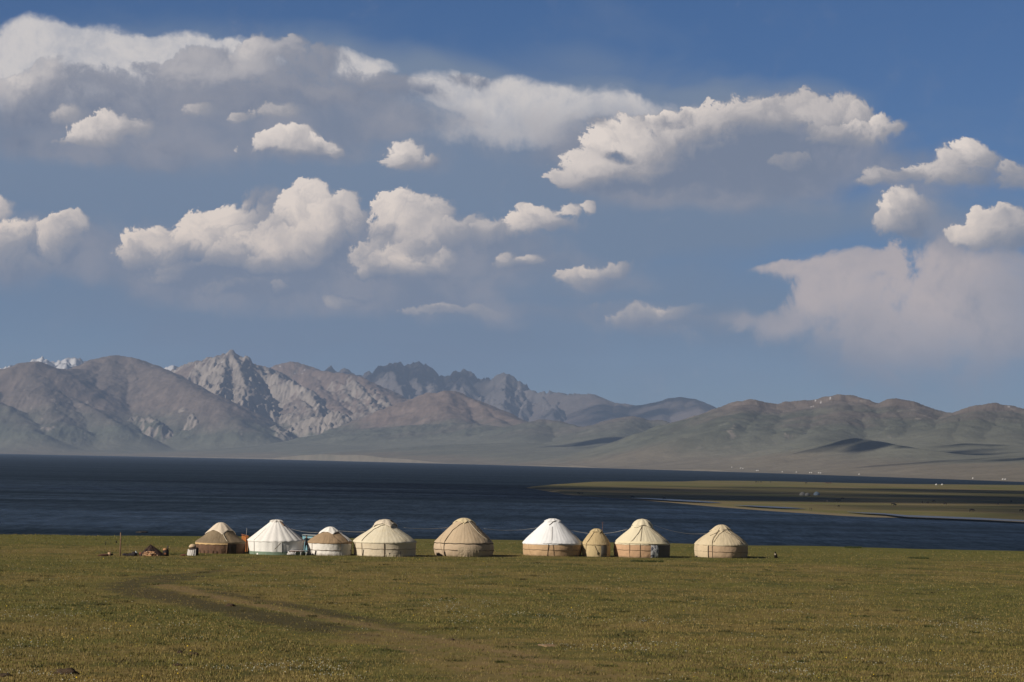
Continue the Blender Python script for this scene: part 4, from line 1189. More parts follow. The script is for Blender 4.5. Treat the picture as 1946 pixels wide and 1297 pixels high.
DOME = [(1, 0), (.93, .10), (.84, .22), (.73, .355), (.62, .49), (.51, .62), (.40, .745), (.29, .86), (.19, .94), (.09, .985), (0, 1)]
CONE = [(1, 0), (.90, .115), (.80, .23), (.70, .345), (.60, .46), (.50, .575), (.40, .69), (.30, .805), (.22, .90), (.15, .965), (0, 1)]
CONE2 = [(1, 0), (.90, .13), (.79, .25), (.68, .365), (.57, .475), (.47, .58), (.38, .685), (.31, .79), (.25, .885), (.15, .965), (0, 1)]
LOWD = [(1, 0), (.92, .13), (.82, .26), (.70, .385), (.58, .50), (.46, .61), (.36, .72), (.28, .82), (.19, .92), (.10, .98), (0, 1)]
PEAK = [(1, 0), (.92, .12), (.82, .25), (.71, .38), (.60, .51), (.50, .625), (.40, .74), (.30, .85), (.21, .93), (.10, .985), (0, 1)]

# 1: dark brown felt, pale canvas over the crown
y1 = Yurt((371.5, 467, 1054.5, 1030, 994), [(1, 0), (.90, .085), (.79, .18), (.68, .29), (.58, .41), (.48, .55), (.37, .69), (.27, .82), (.17, .925), (.08, .985), (0, 1)],
          'dark brown felt yurt with pale canvas crown at the left end of the row', cloth_mat('brown_felt', (0.155, 0.092, 0.060), 0.28, 1.4, stain=(0.09, 0.06, 0.04), stain_amt=0.7, bump=0.3), cloth_mat('grey_felt', (0.225, 0.175, 0.115), 0.25, 1.5, stain=(0.17, 0.12, 0.07), stain_amt=0.6, bump=0.3), 0.025, 1, wrinkle=0.05, back=2.0)
y1.crown_cover(cloth_mat('canvas_pale', (0.66, 0.57, 0.46), 0.12, 2.0), 0.43, -33)
y1.patch('eave_band', cloth_mat('eave_band_straw', (0.56, 0.39, 0.20), 0.2, 3.0), -100, 22, 0.80, 0.93, 0.05, bottom=0.05)
y1.strap([('w', 20, 0.02), ('w', 21, 0.86)], 0.03, WOOD, 'door_post')
y1.patch('door_flap', cloth_mat('door_felt_dark', (0.06, 0.045, 0.035), 0.3, 2.0), 22, 44, 0.0, 0.84, 0.03)
for a_ in (-62, -48, -35, -24, -12, -3):
    y1.strap([('w', a_, 0.0), ('w', a_ + 0.8, 0.24 + 0.06 * math.sin(a_))], 0.022, DARKHOLE, 'hem_slit')
y1.strap([('r', 22, 0.05), ('r', 16, 0.35), ('r', 10, 0.6)], 0.035, ROPE_PALE)
y1.strap([('r', 40, 0.62), ('r', 44, 0.86)], 0.04, DARKHOLE, 'stove_pipe')

# 2: white canvas in gores, green skirt
y2 = Yurt((471, 578.5, 1055, 1027, 988.5), CONE, 'white canvas yurt with stitched gores and a green hem, left of the blue hut', cloth_mat('white_canvas', WHITE, 0.07, 1.5, bump=0.12), cloth_mat('white_canvas_roof', (0.79, 0.775, 0.745), 0.08, 1.2, bump=0.12), 0.0, 2, panels=20, panel_amp=0.035, wrinkle=0.03, back=-0.4)
y2.patch('skirt', cloth_mat('green_skirt', (0.19, 0.26, 0.20), 0.2, 2.5), -180, 180, -0.02, 0.22, 0.05)
y2.crown_cover(cloth_mat('canvas_cap', (0.68, 0.65, 0.60), 0.12, 2.0), 0.205, 20, soft=0.2)
y2.crown_ring(0.42, 0.045, WOOD, -0.10)
y2.band(y2.he * 0.97, 0.018, ROPE_PALE)
y2.strap([('w', -46, 0.03), ('w', -46, 0.98)], 0.016); y2.strap([('r', -46, 0.0), ('r', -40, 0.5)], 0.014, ROPE_PALE)
y2.strap([('w', 2, 0.4), ('w', 14, 0.86)], 0.022); y2.strap([('r', 48, 0.62), ('r', 40, 0.88)], 0.05, WOOD, 'smoke_flap_pole')
y2.patch('door_flap', cloth_mat('white_flap', (0.70, 0.69, 0.66), 0.1, 2.0), -4, 16, 0.2, 0.92, 0.05)

# 3: low, white wall, brown roof
y3 = Yurt((585.5, 669, 1056, 1030.5, 1003.5), LOWD, 'small low yurt with white wall, brown felt roof and white crown cloth', cloth_mat('white_wall_cloth', (0.76, 0.73, 0.675), 0.08, 1.6, dirt=(EARTH, 0.22)), cloth_mat('brown_roof_felt', (0.33, 0.235, 0.145), 0.2, 1.6, stain=(0.22, 0.16, 0.1), stain_amt=0.5), 0.0, 3, wrinkle=0.05, flare=0.06, back=-0.6)
y3.crown_cover(cloth_mat('white_crown_cloth', (0.80, 0.78, 0.74), 0.06, 2.0), 0.37, -28, off=0.07, lift=0.05)
y3.roof_patch('roof_sheet', cloth_mat('white_sheet', (0.72, 0.71, 0.69), 0.1, 2.0), 62, 108, 0.02, 0.62, wave=0.1, taper=0.3)
y3.band(y3.he * 0.40, 0.022); y3.band(y3.he * 0.93, 0.02)
y3.strap([('w', -52, 0.02), ('w', -50, 0.97)], 0.02); y3.strap([('w', 32, 0.4), ('w', 31, 0.95)], 0.022); y3.strap([('r', 14, 0.42), ('r', 30, 0.05)], 0.018)
y3.patch('door_flap', cloth_mat('grey_flap', (0.55, 0.53, 0.49), 0.15, 2.0), 34, 66, 0.0, 0.86, 0.05, bottom=0.1)
y3.strap([('w', -38, 0.0), ('w', -36, 0.34)], 0.06, DARKHOLE, 'hem_slit')

# 4: cream
y4 = Yurt((671, 792, 1058.5, 1029.5, 989.5), CONE2, 'wide cream canvas yurt with pleated crown cap and dark smoke hole', cloth_mat('cream_wall', (0.62, 0.54, 0.41), 0.10, 1.3, dirt=(EARTH, 0.15), stain=(0.52, 0.42, 0.28), stain_amt=0.5), cloth_mat('cream_roof', (0.665, 0.605, 0.465), 0.09, 1.0, stain=(0.58, 0.49, 0.32), stain_amt=0.4), 0.0, 4, wrinkle=0.045)
y4.crown_cover(cloth_mat('cream_cap', (0.65, 0.57, 0.45), 0.1, 2.5, bump=0.3), 0.285, -18, off=0.09, lift=0.04)
y4.roof_patch('smoke_hole', DARKHOLE, 44, 78, 0.80, 0.90, 0.11)  # dark patch standing in for the shaded smoke opening
y4.strap([('r', 30, 0.66), ('r', 40, 0.88)], 0.05, ROPE_PALE, 'smoke_flap_pole'); y4.strap([('r', 80, 0.70), ('r', 74, 0.9)], 0.045, ROPE_PALE, 'smoke_flap_pole')
y4.band(y4.he * 0.97, 0.03); y4.band(y4.he * 0.53, 0.018)
y4.strap([('r', -2, 0.70), ('r', -22, 0.66), ('r', -44, 0.5), ('r', -46, 0.25), ('r', -44, 0.0), ('w', -44, 1.0), ('w', -43, 0.02)], 0.024)
y4.strap([('w', -66, 0.1), ('w', -66, 0.97)], 0.018); y4.strap([('w', 2, 0.02), ('w', 1, 0.96)], 0.03); y4.strap([('w', -41, 0.05), ('w', -40, 0.45)], 0.03, DARKHOLE, 'hem_slit')
y4.strap([('r', 46, 0.02), ('r', 26, 0.62)], 0.018, ROPE_PALE)
y4.patch('hem_cloth', cloth_mat('cream_hem', (0.74, 0.65, 0.48), 0.1, 2.0), 4, 38, -0.02, 0.2, 0.06, bottom=0.12, seed=2)
for a_ in (6, 10, 24, 32): y4.strap([('w', a_, 0.0), ('w', a_ + 1, 0.18 + 0.1 * (a_ % 3))], 0.03, DARKHOLE, 'hem_slit')

# 5: tan, bulging, pointed front flap
y5 = Yurt((826, 937, 1058.5, 1031, 985.5), DOME, 'tan felt yurt with rounded top, standing alone in the middle', cloth_mat('tan_wall', (0.51, 0.40, 0.285), 0.12, 1.4, stain=(0.40, 0.30, 0.19), stain_amt=0.5, dirt=(EARTH, 0.18)), cloth_mat('tan_roof', (0.49, 0.385, 0.265), 0.12, 1.2, stain=(0.43, 0.32, 0.19), stain_amt=0.4), 0.055, 5, wrinkle=0.05)
y5.crown_cover(cloth_mat('tan_cap', (0.60, 0.50, 0.32), 0.1, 2.0), 0.27, -46, off=0.05)
y5.band(y5.he * 0.95, 0.035, DARKHOLE); y5.band(y5.he * 0.46, 0.028, None, dip=0.03)
y5.strap([('r', 0, 0.68), ('r', -20, 0.60), ('r', -38, 0.42), ('r', -40, 0.2), ('r', -40, 0.0), ('w', -40, 1.0), ('w', -39, 0.05)], 0.028)
y5.strap([('w', -38, 0.0), ('w', -38, 0.34)], 0.05, DARKHOLE, 'hem_slit'); y5.strap([('r', 30, 0.8), ('r', 46, 0.35), ('r', 62, 0.08)], 0.035, ROPE_PALE); y5.strap([('r', 52, 0.5), ('r', 64, 0.1)], 0.03)
y5.patch('door_flap', cloth_mat('tan_flap', (0.50, 0.40, 0.28), 0.18, 2.0, bump=0.35), -10, 30, -0.02, 0.72, 0.05, bottom=0.1)

# 6: bright white roof, tan wall
y6 = Yurt((993, 1106.5, 1059, 1032.5, 986.5), PEAK, 'large yurt with bright white roof over a tan felt wall', cloth_mat('tan_felt_wall', TAN2, 0.16, 1.4, stain=(0.36, 0.25, 0.15), stain_amt=0.5, dirt=(EARTH, 0.15)), cloth_mat('bright_roof', (0.80, 0.81, 0.825), 0.05, 1.2, bump=0.12), 0.02, 6, wrinkle=0.05, back=2.0)
y6.crown_cover(cloth_mat('bright_cap', (0.79, 0.79, 0.79), 0.05, 2.0), 0.24, 15, off=0.05, soft=0.15)
y6.crown_ring(0.30, 0.05, cloth_mat('crown_wood', (0.42, 0.27, 0.14), 0.2, 5.0), -0.07)
y6.strap([('r', -18, 0.60), ('r', -2, 0.72), ('r', 22, 0.78), ('r', 50, 0.80)], 0.03); y6.strap([('r', -3, 0.55), ('r', -2, 0.0)], 0.016)
y6.strap([('w', -10, 0.02), ('w', -8, 0.98)], 0.03, DARKHOLE, 'seam'); y6.band(y6.he * 0.50, 0.02); y6.strap([('w', 2, 0.1), ('w', 0, 0.98)], 0.02)
y6.roof_patch('roof_hem', cloth_mat('bright_hem', (0.76, 0.77, 0.78), 0.06, 2.0), -20, 60, -0.0, 0.10, 0.045, wave=-0.02)

# 7: the small one
y7 = Yurt((1106.5, 1160, 1058.5, 1034.5, 1005.5), [(1, 0), (.94, .11), (.87, .24), (.78, .37), (.68, .50), (.57, .63), (.46, .76), (.34, .87), (.22, .95), (.10, .99), (0, 1)], 'smallest yurt, narrow tan tent between the white roofed and cream roofed yurts', cloth_mat('khaki_wall', (0.52, 0.41, 0.235), 0.14, 1.8, dirt=(EARTH, 0.12)), cloth_mat('khaki_roof', (0.47, 0.365, 0.205), 0.15, 1.6, stain=(0.36, 0.27, 0.14), stain_amt=0.5), 0.03, 7, wrinkle=0.03, back=-0.8)
y7.band(y7.he * 0.97, 0.022); y7.strap([('w', -48, 0.02), ('w', -46, 0.95), ('r', -45, 0.05), ('r', -25, 0.62), ('r', 10, 0.64)], 0.022)
y7.crown_cover(cloth_mat('khaki_cap', (0.50, 0.40, 0.23), 0.1, 2.0), 0.36, -20, off=0.04)
y7.patch('door', cloth_mat('dark_door_cloth', (0.17, 0.16, 0.14), 0.2, 2.5), 18, 46, 0.0, 0.95, 0.03); y7.strap([('w', -8, 0.9), ('w', 4, 0.4)], 0.02); y7.strap([('w', 4, 0.2), ('w', 5, 0.42)], 0.05, DARKHOLE, 'hem_slit'); y7.strap([('w', -46, 0.0), ('w', -46, 0.26)], 0.05, DARKHOLE, 'hem_slit')

# 8: cream roof, tan wall, patterned door
y8 = Yurt((1167, 1272.5, 1058, 1033, 988), CONE2, 'yurt with cream roof, tan wall and white patterned door curtain', cloth_mat('reddish_felt_wall', (0.52, 0.335, 0.205), 0.15, 1.4, stain=(0.40, 0.26, 0.16), stain_amt=0.5, dirt=(EARTH, 0.15)), cloth_mat('cream_canvas_roof', (0.675, 0.605, 0.44), 0.08, 1.2), 0.02, 8, wrinkle=0.05, back=-3.2)
y8.crown_cover(cloth_mat('cream_canvas_cap', (0.67, 0.60, 0.44), 0.08, 2.0), 0.33, 8, off=0.06, lift=0.03, soft=0.1)
dm, n, p, out = new_mat('patterned_door')
tco_ = n.node('ShaderNodeTexCoord').outputs['Object']
ns_ = n.noise(n.vm('MULTIPLY', tco_, (7.0, 7.0, 4.0)), 1.0, 3, 0.6, dist=0.8)
n.put(p.inputs['Base Color'], n.mix(n.ss(ns_, 0.50, 0.56), (0.76, 0.76, 0.78), (0.09, 0.10, 0.15))); p.inputs['Roughness'].default_value = 0.9
y8.patch('door', dm, 16, 33, 0.0, 0.96, 0.05)
y8.patch('side_shade', cloth_mat('dark_side_shade', (0.16, 0.14, 0.125), 0.2, 2.0), 34, 120, 0.0, 0.97, 0.03)  # shade on the right of the wall, painted as a dark patch
y8.strap([('w', -28, 0.02), ('w', -28, 0.97), ('r', -28, 0.0), ('r', -6, 0.62)], 0.022); y8.strap([('w', -6, 0.02), ('w', -6, 0.97), ('r', -6, 0.0), ('r', -3, 0.72)], 0.02); y8.strap([('r', -24, 0.66), ('r', 24, 0.66)], 0.02)
y8.strap([('r', 30, 0.72), ('r', 58, 0.06)], 0.03, ROPE_PALE); y8.strap([('r', 42, 0.6), ('r', 72, 0.05)], 0.03, ROPE_PALE); y8.band(y8.he * 0.53, 0.02)
y8.roof_patch('roof_hem', cloth_mat('cream_hem_b', (0.70, 0.62, 0.43), 0.1, 2.0), -60, 60, 0.0, 0.07, 0.045, wave=-0.02)

# 9: right end
y9 = Yurt((1320, 1421.5, 1061, 1035, 998), LOWD, 'cream roofed yurt at the right end of the row, near the dog', cloth_mat('pinkish_felt_wall', (0.50, 0.365, 0.245), 0.15, 1.5, stain=(0.38, 0.27, 0.18), stain_amt=0.5, dirt=(EARTH, 0.15)), cloth_mat('straw_roof', (0.58, 0.49, 0.34), 0.1, 1.2, stain=(0.5, 0.4, 0.24), stain_amt=0.4), 0.02, 9, wrinkle=0.05)
y9.crown_cover(cloth_mat('straw_cap', (0.57, 0.485, 0.34), 0.1, 2.0), 0.31, -46, off=0.04)
y9.strap([('r', -12, 0.95), ('r', -22, 0.6), ('r', -27, 0.25), ('r', -24, 0.0), ('w', -24, 1.0), ('w', -23, 0.0)], 0.024); y9.strap([('r', -45, 0.35), ('r', -10, 0.62), ('r', 20, 0.66), ('r', 50, 0.40), ('r', 62, 0.1)], 0.02); y9.strap([('r', -22, 0.1), ('r', -14, 0.42), ('r', 8, 0.60), ('r', 34, 0.42), ('r', 46, 0.08)], 0.018)
y9.patch('door', cloth_mat('pale_door_cloth', (0.58, 0.47, 0.32), 0.12, 2.0), -88, -34, 0.0, 0.97, 0.035); y9.strap([('w', -33, 0.0), ('w', -33, 0.97)], 0.028, DARKHOLE, 'seam')
y9.band(y9.he * 0.97, 0.028); y9.band(y9.he * 0.45, 0.018, None, dip=0.03); y9.strap([('r', 46, 0.05), ('r', 26, 0.85)], 0.035, ROPE_PALE)
YURTS = [y1, y2, y3, y4, y5, y6, y7, y8, y9]
# ------------------------------------------------------------------ wires and masts
def ploc(px, py, D):
    return at_d(px, py, D)


WIRE = cloth_mat('wire_pale', (0.55, 0.53, 0.50), 0.05, 2.0)


def wire(label, a, b, sag):
    """A sagging line between two photo points (px, py, depth)."""
    A, B = ploc(*a), ploc(*b); bm = bmesh.new()
    pts = [A.lerp(B, i / 24) - Vector((0, 0, 4 * sag * (i / 24) * (1 - i / 24))) for i in range(25)]
    o0 = A.lerp(B, 0.5)
    tube_bm(bm, [p - o0 for p in pts], 0.013, 5)
    tag(bm_obj('wire', bm, WIRE, None, o0), label, 'wire', 'wires strung from yurt to yurt')


wire('thin wire from the green hemmed white yurt to the small low yurt', (546, 1003, y2.D), (606, 1012, y3.D), 0.16)
wire('thin wire between the small low yurt and the wide cream yurt', (643, 1009, y3.D), (694, 1011, y4.D), 0.05)
wire('thin wire between the wide cream yurt and the tan round topped yurt', (768, 1003, y4.D), (852, 1003, y5.D), 0.12)
wire('thin wire from the tan round topped yurt to the white roofed yurt', (920, 1005, y5.D), (1022, 1003, y6.D), 0.22)
wire('thin wire sagging behind the smallest yurt', (1082, 1007, y6.D + .6), (1192, 1006, y8.D + .6), 0.42)
wire('thin wire from the yurt with patterned door to the right end yurt', (1240, 997, y8.D), (1345, 1014, y9.D), 0.36)


def mast(label, px, base_py, top_px, top_py, D, mat, prong):
    b = ploc(px, base_py, D); t = ploc(top_px, top_py, D); g = Vector((b.x, b.y, mz(b.x, b.y)))
    root = empty('antenna_mast', g); tag(root, label, 'antenna')
    bm = bmesh.new(); tube_bm(bm, [(0, 0, 0), t - g], [0.028, 0.014], 6); bm_obj('pole', bm, mat, root)
    if prong:
        bm = bmesh.new(); q = t - g; tube_bm(bm, [q + Vector((-.14, 0, -.12)), q + Vector((.14, 0, -.10))], 0.010, 5); bm_obj('crossbar', bm, mat, root)


METAL = cloth_mat('galvanised', (0.42, 0.42, 0.42), 0.1, 3.0, rough=0.5)
RUSTY = cloth_mat('rusted_iron', (0.20, 0.09, 0.05), 0.25, 4.0, rough=0.7)
mast('thin pale antenna pole above the orange hut', 466.5, 1040, 469, 1004, y1.D + 5, METAL, False)
mast('thin rusty antenna pole behind the smallest yurt', 1142.5, 1040, 1145.5, 992, y7.D + 4, RUSTY, True)


# ------------------------------------------------------------------ huts behind the yurts
def hut(label, px0, px1, top, D, depth, wallm, roofm, doorm, door_f, lean, over, yaw):
    a, b = ploc(px0, top, D), ploc(px1, top, D)
    w = b.x - a.x; cx = (a.x + b.x) / 2; g = mz(cx, D); h = a.z - g
    root = empty('hut', (cx, D, g), yaw); tag(root, label, 'hut')
    bm = bmesh.new(); box_bm(bm, (0, 0, h / 2), (w, depth, h), bevel=0.015); bm_obj('wall', bm, wallm, root, smooth=False)
    bm = bmesh.new(); box_bm(bm, (over * 0.2, -over * 0.2, h + 0.05), (w + over, depth + over, 0.06), bevel=0.01, rot=Matrix.Rotation(lean, 3, 'Y')); bm_obj('roof', bm, roofm, root, smooth=False)
    x0, x1, z0, z1 = door_f
    bm = bmesh.new(); box_bm(bm, ((x0 + x1 - 1) / 2 * w, -depth / 2 - 0.012, (z0 + z1) / 2 * h), ((x1 - x0) * w, 0.03, (z1 - z0) * h), bevel=0.006)
    d = bm_obj('door', bm, doorm, root, smooth=False)
    bm = bmesh.new()
    for k in (x0, x1): box_bm(bm, ((k - .5) * w, -depth / 2 - 0.02, (z0 + z1) / 2 * h), (0.05, 0.05, (z1 - z0) * h + 0.05), bevel=0.006)
    box_bm(bm, ((x0 + x1 - 1) / 2 * w, -depth / 2 - 0.021, z1 * h + 0.026), ((x1 - x0) * w + 0.06, 0.05, 0.05), bevel=0.006)
    bm_obj('door_frame', bm, roofm, root, smooth=False)
    return root


ORANGE = cloth_mat('orange_paint', (0.62, 0.24, 0.075), 0.14, 2.5, rough=0.6)
BLUE = cloth_mat('light_blue_paint', (0.27, 0.52, 0.62), 0.12, 2.0, rough=0.6)
PALEW = cloth_mat('pale_boards', (0.42, 0.46, 0.47), 0.12, 3.0, rough=0.7)
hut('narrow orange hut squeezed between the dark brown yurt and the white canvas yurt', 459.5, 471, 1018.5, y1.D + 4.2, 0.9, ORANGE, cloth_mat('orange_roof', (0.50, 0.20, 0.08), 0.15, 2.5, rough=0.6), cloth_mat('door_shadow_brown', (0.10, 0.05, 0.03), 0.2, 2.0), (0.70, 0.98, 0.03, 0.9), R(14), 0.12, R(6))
hut('light blue hut with open dark doorway behind the small low yurt', 577, 602, 1018.0, y3.D + 6.0, 1.5, BLUE, PALEW, DARKHOLE, (0.47, 0.86, 0.03, 0.84), R(1.5), 0.16, R(-4))  # doorway is a dark slab, the interior's shade put into its colour


# ------------------------------------------------------------------ figures grown on a skeleton
def grow(name, verts, edges, radii, mats, pick=None, sub=2, root_i=0):
    me = bpy.data.meshes.new(name + '_bones'); me.from_pydata(verts, edges, [])
    o = bpy.data.objects.new(name + '_bones', me); COL.objects.link(o)
    md = o.modifiers.new('skin', 'SKIN'); md.use_smooth_shade = True
    for i, v in enumerate(me.skin_vertices[0].data):
        r = radii[i]; v.radius = (r, r) if not isinstance(r, tuple) else r; v.use_root = (i == root_i)
    o.modifiers.new('sub', 'SUBSURF').levels = sub
    bpy.context.view_layer.update()
    new = bpy.data.meshes.new_from_object(o.evaluated_get(bpy.context.evaluated_depsgraph_get()))
    bpy.data.objects.remove(o); bpy.data.meshes.remove(me)
    new.name = name; new.materials.clear()
    for m in mats: new.materials.append(m)
    if pick:
        for f in new.polygons: f.material_index = pick(f.center)
    new.polygons.foreach_set('use_smooth', np.ones(len(new.polygons), dtype=bool))
    return new


SKIN = cloth_mat('skin', (0.30, 0.17, 0.11), 0.06, 6.0, rough=0.6)
JACKET = cloth_mat('dark_jacket', (0.022, 0.022, 0.028), 0.2, 5.0)
TROUSERS = cloth_mat('dark_trousers', (0.018, 0.019, 0.025), 0.2, 5.0)
HAIR = cloth_mat('black_hair', (0.012, 0.010, 0.009), 0.2, 12.0, rough=0.6)


def person_mesh():
    V = [(0, 0, .92), (0, 0, 1.10), (0, 0.01, 1.28), (0, 0.01, 1.42), (0, -.005, 1.50), (0, -.015, 1.58), (0, -.012, 1.66)]
    Rr = [(.15, .105), (.135, .10), (.165, .11), (.10, .075), (.05, .052), (.072, .085), (.066, .078)]
    E = [(0, 1), (1, 2), (2, 3), (3, 4), (4, 5), (5, 6)]
    def add(p, r, par):
        V.append(p); Rr.append(r); E.append((par, len(V) - 1)); return len(V) - 1
    add((0, -.105, 1.575), .014, 5)                                           # nose
    for sx in (-1, 1):
        i = add((sx * .18, 0.01, 1.38), .058, 3); i = add((sx * .235, .02, 1.12), .045, i); w = add((sx * .25, -.05, .90), .030, i)
        h = add((sx * .252, -.065, .83), (.022, .038), w)
        for k in range(4):
            q = add((sx * .255, -.095 + .020 * k, .775 - .006 * (k in (1, 2))), .0095, h); add((sx * .248, -.097 + .020 * k, .735 - .01 * (k in (1, 2))), .0085, q)
        q = add((sx * .235, -.105, .835), .0105, w); add((sx * .232, -.12, .80), .0095, q)
        i = add((sx * .095, 0, .86), .098, 0); i = add((sx * .13, -.01, .48), .062, i); i = add((sx * .155, .02, .09), .044, i)
        f = add((sx * .165, -.06, .04), .042, i); add((sx * .175, -.15, .03), .034, f)
        add((sx * .078, -.005, 1.585), .018, 5)                               # ear
    def pick(c):
        if c.z > 1.47 or (c.z < .86 and abs(c.x) > .2 and c.z > .6): return 0
        return 1 if c.z > .88 else 2
    return grow('body', V, E, Rr, [SKIN, JACKET, TROUSERS], pick, 1)


PERSON = person_mesh()
bm = bmesh.new(); bmesh.ops.create_uvsphere(bm, u_segments=16, v_segments=10, radius=1.0, matrix=Matrix.Translation((0, .012, 1.665)) @ Matrix.Diagonal((.085, .10, .085, 1)))
bmesh.ops.delete(bm, geom=[v for v in bm.verts if v.co.z < 1.63 and v.co.y < 0.0], context='VERTS')
hair_me = bpy.data.meshes.new('hair'); bm.to_mesh(hair_me); bm.free(); hair_me.materials.append(HAIR)


def person(label, px, base_py, D, rz, z=None, scale=1.0, group=None):
    p = ploc(px, base_py, D); zz = mz(p.x, p.y) if z is None else z
    root = empty('person', (p.x, p.y, zz), rz); root.scale = (scale,) * 3
    tag(root, label, 'person', group)
    for nm, me in (('body', PERSON), ('hair', hair_me)):
        o = bpy.data.objects.new(nm, me); COL.objects.link(o); o.parent = root
    return root


person('person in dark clothes standing in front of the light blue hut', 582, 1048, y3.D + 3.4, R(12), scale=0.97)

# --- the dog
DOGM = cloth_mat('dark_coat', (0.018, 0.013, 0.012), 0.2, 6.0); DOGW = cloth_mat('pale_chest', (0.42, 0.36, 0.30), 0.1, 6.0)


def dog_mesh():
    # sitting, facing the camera a little to the left
    V = [(0, .10, .16), (0, .0, .34), (0, -.09, .46), (0, -.12, .57), (0, -.16, .645), (0, -.25, .625), (0, -.31, .61)]
    Rr = [.135, .115, .10, .065, .070, .042, .030]
    E = [(i, i + 1) for i in range(6)]
    def add(p, r, par):
        V.append(p); Rr.append(r); E.append((par, len(V) - 1)); return len(V) - 1
    for sx in (-1, 1):
        i = add((sx * .075, -.13, .38), .046, 2); i = add((sx * .08, -.15, .20), .030, i); i = add((sx * .08, -.15, .05), .024, i); add((sx * .08, -.20, .025), .026, i)
        i = add((sx * .12, -.02, .20), .072, 0); i = add((sx * .13, .10, .08), .038, i); i = add((sx * .13, -.04, .035), .028, i); add((sx * .13, -.10, .025), .026, i)
        i = add((sx * .055, -.14, .70), .026, 4); add((sx * .065, -.135, .755), .012, i)
    i = add((.02, .24, .06), .035, 0); i = add((.14, .32, .03), .024, i); add((.26, .30, .03), .014, i)
    return grow('dog', V, E, Rr, [DOGM, DOGW], lambda c: 1 if (c.y < -.10 and .36 < c.z < .62 and abs(c.x) < .06) else 0, 2)


dp = on_meadow(1474.5, 1061.5)
dog = bpy.data.objects.new('dog', dog_mesh()); COL.objects.link(dog); dog.location = (dp.x, dp.y, dp.z - .01); dog.rotation_euler = (0, 0, R(-38)); dog.scale = (0.92,) * 3
tag(dog, 'dark dog with pale chest sitting on the grass right of the last yurt', 'dog')


# ------------------------------------------------------------------ things at the left of the camp
def lump(bm, c, s, seed, noise=0.25, sub=3):
    g = bmesh.ops.create_icosphere(bm, subdivisions=sub, radius=1.0)
    rnd = random.Random(seed); ox, oy = rnd.random() * 9, rnd.random() * 9
    for v in g['verts']:
        n_ = float(fbm(np.array([v.co.x * 1.6 + ox + v.co.z]), np.array([v.co.y * 1.6 + oy - v.co.z]), 3, seed)[0])
        v.co = v.co * (1 + noise * n_ * 1.8)
        v.co = Vector((v.co.x * s[0] + c[0], v.co.y * s[1] + c[1], max(v.co.z, -0.35) * s[2] + c[2]))


def gpt(px, py):
    p = on_meadow(px, py); return Vector((p.x, p.y, p.z))


SC = 20.3  # photo pixels per metre at the camp
# post
b = gpt(228.5, 1057)
root = empty('wooden_post', b); tag(root, 'tall wooden post standing alone in the grass at the left', 'post')
bm = bmesh.new(); tube_bm(bm, [(0, 0, -.2), (-.01, 0, .7), (.005, 0, 1.3), (-.01, 0, 2.08)], [.066, .062, .058, .05], 8); bm_obj('pole', bm, cloth_mat('post_wood', (0.20, 0.13, 0.085), 0.2, 3.0), root)
bm = bmesh.new(); tube_bm(bm, [polar(2 * math.pi * i / 12, .078, 1.42) for i in range(13)], .018, 5); tube_bm(bm, [(-.06, -.05, 1.42), (-.16, -.06, 1.47)], .012, 5); bm_obj('wire_loop', bm, RUSTY, root)
# two stakes farther off
for px_, py_, hh_, rr_, lab in ((200.5, 1036.3, .34, .042, 'thin dark stake in the grass left of the tall post'), (220.7, 1032.3, .24, .075, 'stubby dark stump in the grass close behind the tall post')):
    b = gpt(px_, py_); bm = bmesh.new(); tube_bm(bm, [(0, 0, -.1), (.01, 0, hh_ * .5), (-.015, 0, hh_)], [rr_, rr_ * .9, rr_ * .7], 7)
    tag(bm_obj('stake', bm, DARKHOLE, None, b), lab, 'stake', 'dark stakes by the lake')
# log and bucket
b = gpt(197, 1057.2); bm = bmesh.new()
tube_bm(bm, [(-.42, 0, .06), (-.1, .03, .10), (.2, 0, .11), (.45, .03, .10)], [.05, .10, .10, .07], 9); lump(bm, (-.25, .1, .03), (.3, .2, .09), 3)
tag(bm_obj('log', bm, cloth_mat('dark_log', (0.075, 0.038, 0.028), 0.3, 4.0), None, b), 'dark reddish log lying in the grass left of the tall post', 'log')
b = gpt(208, 1057.0); root = empty('bucket', b); tag(root, 'small tan bucket beside the dark log', 'bucket')
bm = bmesh.new(); bmesh.ops.create_cone(bm, segments=20, radius1=.12, radius2=.155, depth=.30, cap_ends=True, matrix=Matrix.Translation((0, 0, .16))); bm_obj('pail', bm, cloth_mat('tan_enamel', (0.50, 0.33, 0.22), 0.15, 5.0), root)
bm = bmesh.new(); tube_bm(bm, [(.155 * math.cos(t), .02, .31 + .10 * math.sin(t)) for t in [math.pi * i / 10 for i in range(11)]], .010, 5); bm_obj('handle', bm, RUSTY, root)
bm = bmesh.new(); lump(bm, (.20, .12, .09), (.11, .12, .14), 9)
tag(bm_obj('stone', bm, DARKHOLE, None, b), 'black stone just right of the tan bucket', 'stone')

# heap under a dark cover
b = gpt(283, 1057.0); b.y += 0.7
bm = bmesh.new(); prof = [(-.02, 1.0), (.30, .80), (.60, .52), (.85, .24), (1.0, 0)]
rows = []
for k in range(9):
    f = k / 8; row = []
    for i in range(40):
        a = 2 * math.pi * i / 40; rr = f * (1 + .10 * math.sin(a * 3 + 1) + .05 * math.sin(a * 7))
        h_ = 0.98 * (1 - f) ** (0.9) * (1 + .05 * math.sin(a * 5 + f * 4)) + .03 * math.sin(a * 11) * f * (1 - f) * 4
        row.append(bm.verts.new((rr * (1.22 if math.cos(a) > 0 else 1.05) * math.cos(a) + .02, .95 * rr * math.sin(a), max(h_, 0) - .03 * (k == 8))))
    rows.append(row)
for A, B in zip(rows[:-1], rows[1:]):
    for i in range(40): bm.faces.new((A[i], B[i], B[(i + 1) % 40], A[(i + 1) % 40]))
